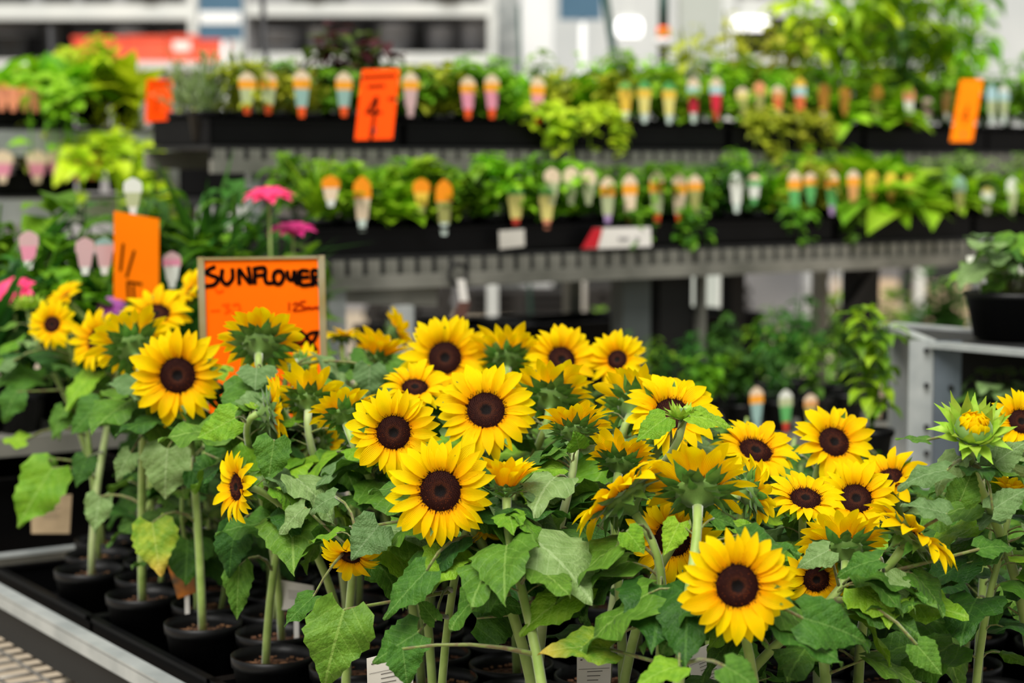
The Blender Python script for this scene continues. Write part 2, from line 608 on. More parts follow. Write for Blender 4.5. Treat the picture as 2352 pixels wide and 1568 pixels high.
PETALS = [petal_mesh(k) for k in range(8)]

def bract_mesh(k, m):
    q = random.Random(300 + k)
    b = MB()
    cv = q.uniform(-0.25, 0.35)
    tab = [(0, 0.2), (0.25, 0.27), (0.5, 0.2), (0.72, 0.09), (1, 0.004)]
    vs = []
    for t in (0, 0.25, 0.5, 0.75, 1.0):
        w = lerp_tab(tab, t)
        for j in range(3):
            y = j - 1
            vs.append((t, y * w, cv * t * t + 0.25 * w * abs(y)))
    fs = [(i * 3 + j, (i + 1) * 3 + j, (i + 1) * 3 + j + 1, i * 3 + j + 1) for i in range(4) for j in range(2)]
    b.add(vs, fs)
    return b.mesh('bract', m, True)
BRACTS = [bract_mesh(k, M_BRACT) for k in range(4)]
M_BRACTL = mat('bract_light', rgb(136, 178, 40), rgb(164, 196, 66), scale=3, rough=0.5, trans=0.2, objvar=0.2)
BRACTSL = [bract_mesh(k, M_BRACTL) for k in range(4)]

def disc_mesh(seed):
    q = random.Random(seed)
    b = MB()
    zf = lambda r: 0.20 * (1 - r * r) - 0.16 * math.exp(-(r / 0.3) ** 2)
    b.lathe([(0.001, zf(0)), (0.12, zf(0.12)), (0.25, zf(0.25)), (0.4, zf(0.4)), (0.6, zf(0.6)), (0.8, zf(0.8)), (1.0, zf(1.0) - 0.02), (1.0, -0.12)], 28)
    n = 420
    for i in range(n):
        r = math.sqrt((i + 0.5) / n) * 1.03
        a = i * 2.39996
        h = (0.04 + 0.075 * min(1, max(0, (r - 0.25) * 2))) * q.uniform(0.7, 1.4)
        if r > 0.93:
            h *= 1.7
        w = 0.032 * (0.7 + 0.5 * r)
        c = Vector((r * math.cos(a), r * math.sin(a), zf(min(r, 1)) - 0.01))
        nrm = Vector((math.cos(a) * r * 0.55, math.sin(a) * r * 0.55, 1)).normalized()
        t1 = nrm.cross(Vector((math.sin(a), 0.3, math.cos(a)))).normalized()
        t2 = nrm.cross(t1)
        b.add([c + t1 * w, c - t1 * w * 0.5 + t2 * w * 0.87, c - t1 * w * 0.5 - t2 * w * 0.87, c + nrm * h], [(0, 1, 3), (1, 2, 3), (2, 0, 3)], 1 if q.random() < (0.34 if 0.3 < r < 0.62 else 0.13 if r > 0.62 else 0.02) else 0)
    return b.mesh('disc', [M_DISC, M_FLORET], False)
DISCS = [disc_mesh(k) for k in range(3)]

def recep_mesh():
    b = MB()
    b.lathe([(1.0, -0.02), (1.08, -0.14), (1.02, -0.3), (0.8, -0.48), (0.5, -0.62), (0.3, -0.74), (0.17, -0.9), (0.12, -1.05)], 18)
    return b.mesh('flower_head', M_RECEP, True)
RECEP = recep_mesh()

def bud_core_mesh():
    b = MB()
    b.lathe([(0.12, -1.0), (0.3, -0.72), (0.85, -0.5), (1.1, -0.15), (1.06, 0.2), (0.8, 0.45), (0.4, 0.55), (0.001, 0.5)], 18)
    return b.mesh('flower_bud', M_RECEP, True)
BUDCORE = bud_core_mesh()

def make_head(parent, pos, n, D, q, kind='open', cup=12, npet=26, ratio=0.40, skip=None):
    n = n.normalized()
    x = n.cross(Vector((0.2, 0.1, 1))).normalized()
    base = frame(pos, x, n)
    if kind == 'bud':
        rd = D * 0.27
        hd = ob('flower_bud', BUDCORE, parent, base @ S(rd))
        for row, (cnt, el, ln) in enumerate(((13, 62, 1.5), (13, 42, 1.7), (9, 12, 1.6))):
            for i in range(cnt):
                a = 2 * math.pi * (i + 0.5 * row) / cnt + q.uniform(-0.1, 0.1)
                m = Matrix.Rotation(a, 4, 'Z') @ Matrix.Translation((1.0, 0, -0.25 - 0.1 * row)) @ Matrix.Rotation(-math.radians(el + q.uniform(-8, 8)), 4, 'Y') @ S(ln * q.uniform(0.85, 1.15), ln * 0.9, ln)
                ob('bract', q.choice(BRACTSL), hd, m)
        if npet:
            for i in range(npet):
                a, rr = i * 2.4, 0.85 * math.sqrt((i + 0.5) / npet)
                m = Matrix.Rotation(a, 4, 'Z') @ Matrix.Translation((rr, 0, 0.45 - 0.3 * rr * rr)) @ Matrix.Rotation(-math.radians(100), 4, 'Y') @ Matrix.Rotation(3.14, 4, 'X') @ S(0.62, 1.5, 0.9)
                ob('petal', PETALS[(i * 3) % 8], hd, m)
        return hd
    rd = D * 0.5 * ratio
    hd = ob('flower_head', RECEP, parent, base @ S(rd))
    ob('disc', q.choice(DISCS), hd, Matrix.Rotation(q.uniform(0, 6), 4, 'Z'))
    LP = (D * 0.5 - rd * 0.93) / rd                    # petal length in disc radii
    for i in range(npet):
        lay = i % 2
        a = 2 * math.pi * (i + q.uniform(-0.32, 0.32)) / npet
        if skip and q.random() < skip:
            continue
        el = cup + (8 if lay else -3) + q.uniform(-9, 9)
        ln = LP * q.uniform(0.86, 1.14) * (0.95 if lay else 1.04) / max(0.55, math.cos(math.radians(el)))
        m = Matrix.Rotation(a, 4, 'Z') @ Matrix.Translation((0.93, 0, 0.02 if lay else -0.05)) @ Matrix.Rotation(-math.radians(el), 4, 'Y') @ Matrix.Rotation(q.uniform(-0.22, 0.22), 4, 'X') @ S(ln, ln * q.uniform(0.82, 1.06), ln)
        ob('petal', q.choice(PETALS), hd, m)
    for row, cnt in ((0, 13), (1, 12), (2, 9)):
        for i in range(cnt):
            a = 2 * math.pi * (i + 0.5 * row) / cnt + q.uniform(-0.15, 0.15)
            el = (4, -14, -36)[row] + q.uniform(-20, 12) + cup * 0.6
            ln = q.uniform(0.85, 1.2) * (1.05, 1.0, 0.85)[row]
            m = Matrix.Rotation(a, 4, 'Z') @ Matrix.Translation(((0.98, 0.95, 0.72)[row], 0, (-0.12, -0.3, -0.5)[row])) @ Matrix.Rotation(-math.radians(el), 4, 'Y') @ S(ln)
            ob('bract', q.choice(BRACTS), hd, m)
    return hd

# leaves: heart-shaped unit blades along +X
def leaf_blade(k, m):
    q = random.Random(500 + k)
    b = MB()
    wf = q.uniform(0.9, 1.1)
    fold, droop = q.uniform(0.05, 0.35), q.uniform(0.15, 0.8)
    rip, tw = q.uniform(0.035, 0.085), q.uniform(-0.4, 0.4)
    tab = [(0, 0.22), (0.04, 0.33), (0.12, 0.42), (0.26, 0.44), (0.45, 0.37), (0.65, 0.25), (0.82, 0.13), (0.93, 0.055), (1, 0.004)]
    nt, na = 14, 8
    vs, uv = [], []
    for i in range(nt + 1):
        t = i / nt
        w = lerp_tab(tab, t) * wf
        for j in range(na + 1):
            y = (j - na / 2) / (na / 2)
            ww = w * (1 + (0.07 if i % 2 else -0.05) * (abs(y) > 0.9) + 0.05 * math.sin(t * 9 + k + (2 if y > 0 else 0)) * abs(y))
            back = -0.16 * abs(y) ** 1.5 * max(0, 1 - t * 5)
            an = t * droop
            xx = (math.sin(an) / droop) + back
            zz = -(1 - math.cos(an)) / droop
            zz += fold * abs(y) * w - 0.25 * (abs(y) ** 2.4) * w * (0.6 + fold)
            zz += rip * math.sin(t * 13 + y * 2.2 + k) * abs(y) + tw * t * y * w
            zz += 0.012 * math.sin(t * 34 - abs(y) * 9) * (1 - abs(y))
            vs.append((xx, y * ww, zz))
            uv.append((t, 0.5 + y * w))
    fs = [(i * (na + 1) + j, (i + 1) * (na + 1) + j, (i + 1) * (na + 1) + j + 1, i * (na + 1) + j + 1) for i in range(nt) for j in range(na)]
    b.add(vs, fs, 0, uv)
    return b.mesh('leaf', m, True)
LEAVES = {nm: [leaf_blade(k + 10 * z, m) for k in range(5)] for z, (nm, m) in enumerate((('m', M_LEAF), ('d', M_LEAFD), ('g', M_LEAFG), ('l', M_LEAFL), ('y', M_LEAFY)))}

def petiole_mesh(arch):
    b = MB()
    b.tube([(t, 0, arch * 4 * t * (1 - t)) for t in (0, 0.25, 0.5, 0.75, 1)], [0.046, 0.036, 0.031, 0.028, 0.026], 6)
    return b.mesh('petiole', M_PETI, True)
PETIOLES = [petiole_mesh(a) for a in (0.0, 0.12, 0.25)]

def add_leaf(parent, origin, stem_pt, base, d, nrm, L, kind, q, wid=1.0):
    o = parent.location
    m = frame(base - o, d, nrm) @ S(L, L * wid, L)
    lf = ob('leaf', q.choice(LEAVES[kind]), parent, m)
    v = base - stem_pt
    if v.length > 0.004:
        pm = frame(stem_pt - o, v, ZU) @ S(v.length, 0.05 if v.length > 0.05 else v.length, v.length)
        k = 0.055 if v.length < 0.055 else v.length
        pm = frame(stem_pt - o, v, ZU) @ S(v.length, min(v.length, 0.055), min(v.length, 0.075))
        ob('petiole', q.choice(PETIOLES), parent, pm)
    return lf

def bez(p0, p1, p2, p3, t):
    a = 1 - t
    return p0 * a ** 3 + p1 * (3 * a * a * t) + p2 * (3 * a * t * t) + p3 * t ** 3

# pot positions: hexagonal packing on the bench
ROW = TL / 4
ANCH = onz(450, 1423, SOILZ)
par = int(((ANCH - CORNER).dot(D1) - T0) / ROW) % 2
slots = []
for j in range(16):
    t = T0 + (j + 0.5) * ROW
    for tr_i in range(3):
        for i in range(3):
            s = 0.03 + tr_i * TW + 0.008 + A / 2 + i * A + (0 if j % 2 == par else A / 2)
            if proj(bp_(s, t, SOILZ))[0] > 112 and t < BL - 0.07:
                slots.append([s, t, bp_(s, t, DECK + 0.004), None])

#     u,   v,   D px, Y,    facing (right, away, up), type, cup, label
HEADS = [
 (408, 862, 215, 3.00, (0.05, -1, 0.12), 'o', 10, 'potted sunflower with large bloom facing the camera, left of the orange price sign'),
 (120, 745, 112, 3.55, (-0.12, -1, 0.25), 'o', 10, 'potted sunflower with small front-facing bloom at the far left edge'),
 (152, 682, 92, 3.72, (-0.45, -0.35, 0.7), 'o', 20, 'potted sunflower peeking above the small front-facing bloom at far left'),
 (224, 782, 145, 3.42, (-0.55, -0.8, 0.25), 'o', 14, 'potted sunflower with dark disc turned left, just below the purple flower'),
 (358, 722, 165, 3.50, (0.0, -0.62, 0.75), 'o', 14, 'potted sunflower tilted to the sky directly under the tall orange four sign'),
 (440, 672, 125, 3.72, (-0.6, -0.35, 0.5), 'o', 16, 'potted sunflower half hidden behind the left edge of the orange sunflower sign'),
 (305, 795, 190, 3.15, (-0.35, 0.7, 0.5), 'o', 24, 'potted sunflower with bloom turned away, between the left-turned and the large left bloom'),
 (600, 790, 195, 2.92, (0.05, 0.8, 0.55), 'o', 16, 'potted sunflower with green back of bloom in front of the orange sign'),
 (690, 838, 105, 3.08, (0.3, 0.55, -0.35), 'o', 10, 'potted sunflower with drooping bloom under the lower right corner of the orange sign'),
 (622, 945, 165, 2.72, (0.85, 0.25, 0.12), 'o', 22, 'potted sunflower with bloom turned right, below the orange sign'),
 (712, 920, 165, 2.80, (0.05, 0.72, 0.68), 'o', 28, 'potted sunflower seen from behind with pale bent stem below the orange sign'),
 (790, 950, 150, 2.70, (-0.25, 0.6, 0.75), 'o', 30, 'potted sunflower with raised fringe of petals left of the second front-facing bloom'),
 (735, 1015, 110, 2.85, (0.2, 0.75, -0.3), 'o', 10, 'potted sunflower with orange-tinged hanging petals low behind the pale bent stem'),
 (545, 1118, 165, 2.60, (-0.82, -0.58, 0.1), 'o', 12, 'potted sunflower with bloom in profile to the left, alone above the black pots'),
 (785, 772, 105, 3.55, (0.0, 0.2, 0.95), 'o', 10, 'potted sunflower lying flat to the sky, right beside the orange sign'),
 (905, 765, 110, 3.40, (0.7, 0.25, 0.35), 'o', 30, 'potted sunflower with half-open narrow bloom poking up before the steel leg'),
 (870, 820, 120, 3.20, (0.15, 0.3, 0.95), 'o', 48, 'potted sunflower with half-open upright bloom above a round grey-green leaf'),
 (1022, 822, 200, 3.10, (0.05, -0.93, 0.35), 'o', 10, 'potted sunflower with the topmost front-facing bloom in the middle'),
 (953, 890, 160, 2.80, (0.05, -0.5, 0.85), 'o', 14, 'potted sunflower tipped skyward between the topmost and the second middle bloom'),
 (904, 993, 205, 2.55, (0.03, -1, 0.15), 'o', 8, 'potted sunflower with black-centred bloom, upper left of the sharp middle bloom'),
 (1116, 942, 230, 2.65, (0.05, -0.86, 0.48), 'o', 6, 'potted sunflower with wide bloom upper right of the sharp middle bloom'),
 (1012, 1127, 248, 2.30, (-0.1, -1, 0.1), 'o', 8, 'potted sunflower with sharp bloom facing the camera in the middle foreground'),
 (1165, 822, 160, 3.08, (0.02, 0.68, 0.7), 'o', 32, 'potted sunflower seen from behind, right of the topmost front-facing middle bloom'),
 (1290, 826, 165, 3.08, (0.18, -0.85, 0.45), 'o', 14, 'potted sunflower with half covered disc at the top, before the low green shrubs'),
 (1418, 826, 135, 3.08, (-0.25, -0.88, 0.35), 'o', 16, 'potted sunflower with small bloom beside the broad grey rack leg'),
 (1265, 916, 195, 2.75, (0.1, 0.8, 0.6), 'o', 22, 'potted sunflower with big bloom turned away, right of the wide middle bloom'),
 (1462, 935, 205, 2.70, (0.42, 0.8, 0.42), 'o', 18, 'potted sunflower turned away to the right, under the small bloom by the rack leg'),
 (1545, 950, 215, 2.60, (0.1, -0.72, 0.62), 'o', 10, 'potted sunflower whose bloom stands behind a green leafy bud'),
 (1568, 950, 80, 2.42, (0.0, -0.05, 1), 'b0', 0, 'potted sunflower with closed green bud on a leafy top in front of a bloom'),
 (1320, 988, 160, 2.45, (0.0, 0.6, 0.8), 'o', 32, 'potted sunflower with small cupped bloom from behind on a thick pale stem'),
 (1425, 1062, 165, 2.52, (0.2, 0.62, 0.75), 'o', 28, 'potted sunflower with ragged half-open bloom left of the leafy bud stem'),
 (1428, 1138, 280, 2.28, (-0.56, 0.28, 0.72), 'o', 4, 'potted sunflower with bloom tilted edge-on down to the left'),
 (1602, 1125, 250, 2.28, (0.05, 0.72, 0.7), 'o', 22, 'potted sunflower seen from below and behind, above the lowest big bloom'),
 (1722, 1130, 165, 2.40, (0.8, 0.4, 0.15), 'o', 18, 'potted sunflower with bloom in profile to the right, right of the one seen from below'),
 (1735, 1035, 200, 2.65, (0.2, -0.55, 0.8), 'o', 10, 'potted sunflower with oval disc tipped skyward, beneath the two small dark-bench plant tags'),
 (1915, 1015, 190, 2.75, (0.18, -0.8, 0.5), 'o', 10, 'potted sunflower with the highest bloom of the right-hand cluster'),
 (1850, 1145, 185, 2.45, (0.02, -0.5, 0.85), 'o', 12, 'potted sunflower with flat oval disc, leftmost of the right-hand cluster'),
 (1966, 1145, 190, 2.55, (0.0, -0.8, 0.55), 'o', 12, 'potted sunflower with round brown disc in the centre of the right-hand cluster'),
 (2040, 1100, 180, 2.66, (-0.4, -0.4, 0.8), 'o', 16, 'potted sunflower rearmost of the right-hand cluster with its disc mostly hidden'),
 (1693, 1345, 262, 2.10, (0.05, -1, 0.1), 'o', 8, 'potted sunflower with the largest bloom, lowest and nearest at right foreground'),
 (1875, 1330, 155, 2.35, (-0.05, -0.9, -0.1), 'o', 8, 'potted sunflower with shaded bloom capped by a leaf, right of the largest bloom'),
 (1938, 1258, 205, 2.33, (0.0, 0.7, 0.7), 'o', 24, 'potted sunflower seen from behind under the right-hand cluster'),
 (2100, 1225, 240, 2.30, (0.58, 0.05, 0.75), 'o', 0, 'potted sunflower edge-on and sloping down to the right by the tall bud'),
 (2236, 985, 150, 2.30, (0.0, -0.62, 0.75), 'b', 0, 'tall potted sunflower with a big spiky bud showing yellow at far right'),
 (2345, 968, 150, 2.60, (0.1, -0.85, 0.4), 'o', 14, 'potted sunflower cut by the right edge of the picture beside the big bud'),
 (2322, 1128, 100, 2.42, (0.1, 0.1, 1), 'o', 40, 'potted sunflower with small upright opening bloom at right edge under the big bud'),
 (1545, 1238, 215, 2.50, (-0.25, -0.95, -0.15), 'o', 8, 'potted sunflower with black shaded disc hidden behind stems left of the largest bloom'),
 (805, 1278, 140, 2.45, (-0.15, -0.65, -0.6), 'o', 12, 'potted sunflower nodding downwards under a big leaf, left of the sharp middle bloom'),
 (1108, 1212, 75, 2.36, (0.3, -0.2, -0.9), 'o', 50, 'potted sunflower with tiny nodding half-open bloom below the sharp middle bloom'),
 (1165, 1118, 130, 2.33, (0.05, 0.15, 1), 'o', 58, 'potted sunflower with upright closed petals right of the sharp middle bloom'),
 (66, 700, 70, 3.75, (0, 0, 1), 'b0', 0, 'potted sunflower with green bud at the far left beside the magenta flowers'),
]
KEYS = []
for h in HEADS:
    if h[5] == 'o':
        face = -h[4][1]
        KEYS.append((h[0], h[1], h[2] * (0.5 if face > 0.3 else 0.36), h[3]))
KEYS += [(600, 690, 120, 3.3), (2236, 985, 80, 2.3), (1568, 950, 45, 2.42)]

def clear(pts, margin=0.0):
    for p in pts:
        u, v, k = proj(p)
        for (ku, kv, kr, kY) in KEYS:
            if p.y < kY + 0.015 and (u - ku) ** 2 + (v - kv) ** 2 < (kr + margin) ** 2:
                return False
        if v < SKY(u):
            return False
    return True

SKYT = [(-200, 720), (0, 730), (200, 760), (450, 850), (740, 800), (900, 800), (1100, 840), (1400, 850), (1500, 880), (1650, 960), (1800, 1000), (2000, 1030), (2120, 1080), (2200, 1000), (2352, 1000), (2600, 980)]
def SKY(u):
    return lerp_tab(SKYT, max(-199, min(2599, u)))

used = {}
order = sorted(range(len(HEADS)), key=lambda i: -HEADS[i][1])
stems = []
for hi in order:
    u, v, Dp, Y, n, kind, cup, label = HEADS[hi]
    q = random.Random(1000 + hi)
    P = at(u, v, Y)
    n = Vector(n).normalized()
    D = Dp * Y / F
    foot = P - n * 0.05
    best, bd = None, 9
    for k, sl in enumerate(slots):
        if sl[3] is None:
            pp = sl[2]
            d = math.hypot(pp.x - foot.x, (pp.y - foot.y) * 0.8)
            if d < bd:
                best, bd = k, d
    sl = slots[best]
    sl[3] = hi
    root = empty('potted_sunflower', sl[2], label, 'sunflower', 'potted sunflowers in bloom')
    ob('pot', POT, root)
    sz = SOILZ - sl[2].z
    ob('soil', SOIL, root, Matrix.Translation((0, 0, sz - 0.012)))
    ch = ob('bark_chips', q.choice(CHIPS), root, Matrix.Translation((0, 0, sz - 0.012)))
    ch['kind'] = 'stuff'
    o = root.location
    rd = D * 0.5 * 0.40
    if kind == 'o':
        hd = make_head(root, P - o, n, D, q, 'open', cup, 32 if Dp > 190 else q.choice((24, 26, 28, 30)), 0.41 if Dp > 140 else 0.36)
        back = P - n * rd * 0.95
    else:
        hd = make_head(root, P - o, n, D, q, 'bud', 0, 24 if kind == 'b' else 0)
        back = P - n * D * 0.24
    p0 = sl[2] + Vector((q.uniform(-0.018, 0.018), q.uniform(-0.018, 0.018), sz - 0.02))
    hgt = max(0.05, back.z - p0.z)
    p1 = p0 + Vector((0, 0, hgt * 0.55)) + (back - p0) * 0.12
    p2 = back - n * min(0.09, hgt * 0.35)
    if n.z < 0.15:
        p2 = back - n * 0.05 - ZU * 0.01
    pts = [bez(p0, p1, p2, back, t / 12) for t in range(13)]
    r0 = q.uniform(0.0062, 0.0076) * (1 if Dp > 120 else 0.85)
    rads = [r0 * (1.05 - 0.3 * t / 12) for t in range(12)] + [r0 * 0.9]
    b = MB()
    b.tube([p - o for p in pts], rads, 9)
    ob('stem', b.mesh('stem', M_STEML if ('pale' in label and 'behind the pale' not in label) or q.random() < 0.12 else M_STEM, True), root)
    stems.append((root, pts, hi, rads))
    # upper leaves close to the bloom, then leaves down the stem
    nl = 0
    az = q.uniform(0, 6.28)
    levels = [0.90, 0.82, 0.74, 0.66, 0.57, 0.48, 0.40, 0.31, 0.22]
    lowside = sl[0] < 0.36
    if lowside:
        levels = [0.93, 0.85, 0.76, 0.68, 0.6, 0.52]
    for li, t in enumerate(levels):
        for side in ((0, 1) if (lowside or t > 0.7 or li % 2 == 0) else (li // 2 % 2,)):
            sp = bez(p0, p1, p2, back, t + q.uniform(-0.03, 0.03))
            ok = False
            for tr in range(7):
                a = az + side * math.pi + q.uniform(-0.5, 0.5) + tr * 0.7
                h = Vector((math.cos(a), math.sin(a), 0))
                sml = 0.55 if t > 0.86 else 0.8 if t > 0.78 else 1.0
                L = q.uniform(0.065, 0.105) * sml * (1.12 if lowside else 1)
                pl = q.uniform(0.025, 0.055) * sml
                base = sp + h * pl + ZU * pl * q.uniform(0.2, 0.7)
                pit = q.uniform(-0.75, 0.25)
                d = (h + ZU * pit).normalized()
                nr = (ZU - d * d.z).normalized()
                y = nr.cross(d)
                test = [base, base + d * L * 0.5, base + d * L * 0.95, base + d * L * 0.3 + y * L * 0.42, base + d * L * 0.3 - y * L * 0.42]
                if base.z > SOILZ + 0.01 and clear(test):
                    ok = True
                    break
            if ok:
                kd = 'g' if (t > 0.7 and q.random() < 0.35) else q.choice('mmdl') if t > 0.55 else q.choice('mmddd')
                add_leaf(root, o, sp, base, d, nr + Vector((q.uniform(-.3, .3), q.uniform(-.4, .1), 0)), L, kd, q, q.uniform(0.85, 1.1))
                nl += 1
        az += math.pi / 2 + q.uniform(-0.3, 0.3)

# leaves seen singly: base px, tip px, depth at base, depth change to the tip, how far the blade faces the camera, tone, width
HERO = [
 (960, 1452, 862, 1510, 2.28, -0.01, 0.55, 'm', 1.15), (1000, 1425, 962, 1375, 2.30, 0.0, 0.6, 'm', 0.8),
 (1105, 1385, 1205, 1385, 2.32, 0.01, 0.25, 'm', 1.0), (1095, 1420, 1215, 1400, 2.36, 0.02, 0.7, 'd', 1.2),
 (980, 1310, 885, 1405, 2.28, -0.02, 0.5, 'm', 0.8), (870, 1205, 812, 1275, 2.38, -0.02, 0.85, 'g', 1.25),
 (790, 1400, 740, 1568, 2.30, -0.03, 0.8, 'm', 0.95), (720, 1370, 655, 1425, 2.36, -0.02, 0.4, 'm', 0.7),
 (1335, 1345, 1195, 1430, 2.26, -0.02, 0.45, 'l', 0.7), (1400, 1490, 1258, 1465, 2.20, -0.02, 0.45, 'y', 0.7),
 (1420, 1460, 1370, 1440, 2.25, 0.02, 0.5, 'l', 0.9), (1845, 1420, 1990, 1455, 2.12, 0.0, 0.6, 'm', 0.85),
 (1560, 1530, 1465, 1545, 2.08, -0.02, 0.3, 'l', 0.8), (1665, 1530, 1740, 1568, 2.02, -0.02, 0.5, 'm', 1.0),
 (1330, 1250, 1175, 1280, 2.33, 0.0, 0.35, 'd', 0.75), (1105, 1180, 1165, 1220, 2.34, 0.0, 0.7, 'm', 1.0),
 (630, 1010, 615, 1100, 2.62, -0.02, 0.9, 'm', 0.95), (540, 960, 458, 1000, 2.68, 0.0, 0.8, 'l', 1.0),
 (700, 1165, 640, 1215, 2.55, 0.0, 0.35, 'g', 0.9), (770, 1140, 705, 1165, 2.52, 0.0, 0.5, 'g', 0.9),
 (350, 1200, 365, 1310, 3.02, -0.03, 0.9, 'y', 1.0), (385, 1030, 372, 1140, 2.98, -0.02, 0.8, 'g', 1.0),
 (300, 1040, 262, 1095, 3.05, -0.02, 0.6, 'g', 0.9), (120, 1075, 40, 1195, 3.40, -0.03, 0.7, 'l', 0.9),
 (95, 1060, 130, 1100, 3.42, 0.0, 0.7, 'm', 1.1), (230, 1140, 215, 1215, 3.22, -0.02, 0.7, 'g', 1.0),
 (540, 1210, 520, 1320, 2.72, -0.02, 0.7, 'd', 0.8), (550, 1300, 540, 1415, 2.74, -0.02, 0.75, 'm', 0.6),
 (850, 840, 845, 905, 3.02, -0.02, 0.95, 'g', 1.3), (590, 845, 585, 885, 2.84, -0.03, 0.9, 'g', 1.5),
 (1530, 960, 1468, 1000, 2.40, -0.02, 0.5, 'l', 0.9), (1585, 955, 1680, 965, 2.40, 0.0, 0.45, 'l', 0.75),
 (1330, 1030, 1325, 1000, 2.40, -0.02, 0.7, 'l', 1.2), (1300, 1040, 1245, 1035, 2.42, 0.0, 0.3, 'm', 0.8),
 (1290, 1075, 1200, 1070, 2.42, 0.0, 0.35, 'l', 0.7), (1560, 1200, 1530, 1265, 2.24, -0.02, 0.8, 'l', 0.9),
 (1440, 1220, 1475, 1260, 2.22, -0.02, 0.8, 'l', 1.0), (1640, 1190, 1700, 1200, 2.26, 0.0, 0.5, 'm', 0.9),
 (2175, 1080, 2065, 1090, 2.28, 0.0, 0.35, 'g', 0.7), (2175, 1180, 2085, 1150, 2.26, 0.0, 0.45, 'g', 0.9),
 (2205, 1150, 2235, 1080, 2.30, 0.0, 0.7, 'm', 1.0), (2280, 1170, 2352, 1120, 2.28, 0.0, 0.5, 'g', 0.9),
 (2275, 1070, 2352, 1010, 2.32, 0.0, 0.5, 'g', 0.8), (2105, 1480, 2160, 1540, 2.20, -0.02, 0.7, 'm', 1.0),
 (2020, 1285, 1925, 1300, 2.22, 0.0, 0.4, 'm', 0.8), (2250, 1260, 2330, 1240, 2.28, 0.0, 0.4, 'm', 0.9),
 (1640, 1400, 1560, 1380, 2.30, 0.0, 0.5, 'd', 1.0), (1505, 1370, 1400, 1385, 2.30, 0.0, 0.4, 'd', 1.0),
 (925, 1490, 935, 1568, 2.24, -0.02, 0.6, 'm', 1.1), (2130, 1010, 2065, 1000, 2.62, 0, 0.3, 'm', 0.7),
 (150, 940, 120, 1000, 3.48, -0.02, 0.6, 'm', 1.0), (1905, 1262, 1838, 1296, 2.28, -0.01, 0.6, 'g', 1.0), (40, 900, 0, 960, 3.5, -0.02, 0.6, 'm', 1.0),
 (230, 930, 160, 985, 3.3, -0.02, 0.6, 'm', 1.0), (330, 935, 300, 1000, 3.1, -0.02, 0.7, 'd', 1.0), (60, 1010, 5, 1000, 3.5, 0.0, 0.5, 'l', 0.9), (200, 1050, 175, 1110, 3.3, -0.02, 0.7, 'd', 1.0), (440, 1080, 480, 1130, 2.95, 0.0, 0.6, 'd', 1.0), (30, 830, -20, 850, 3.55, 0, 0.5, 'g', 0.9), (470, 1040, 540, 1075, 2.85, 0, 0.5, 'm', 1.0), (660, 1100, 600, 1115, 2.7, 0, 0.4, 'd', 0.9), (290, 870, 330, 915, 3.2, 0, 0.6, 'm', 1.0),
]
for i, (ub, vb, ut, vt, Y, dy, fc, kd, wd) in enumerate(HERO):
    q = random.Random(4000 + i)
    base, tip = at(ub, vb, Y), at(ut, vt, Y + dy)
    best, bd = None, 9
    for root, pts, hi, rads in stems:
        for p in pts[2:11]:
            d = (p - base).length + 0.25 * max(0, p.z - base.z)
            if d < bd:
                best, bd, sp = root, d, p
    d = tip - base
    up = ZU * (1 - fc) + Vector((0, -1, 0.15)) * fc
    nr = (up - d.normalized() * up.dot(d.normalized())).normalized()
    L = d.length * 1.12
    if bd > 0.13:                                        # a stem of its own from the nearest pot
        pass
    add_leaf(best, best.location, sp, base, d, nr, L, kd, q, wd)

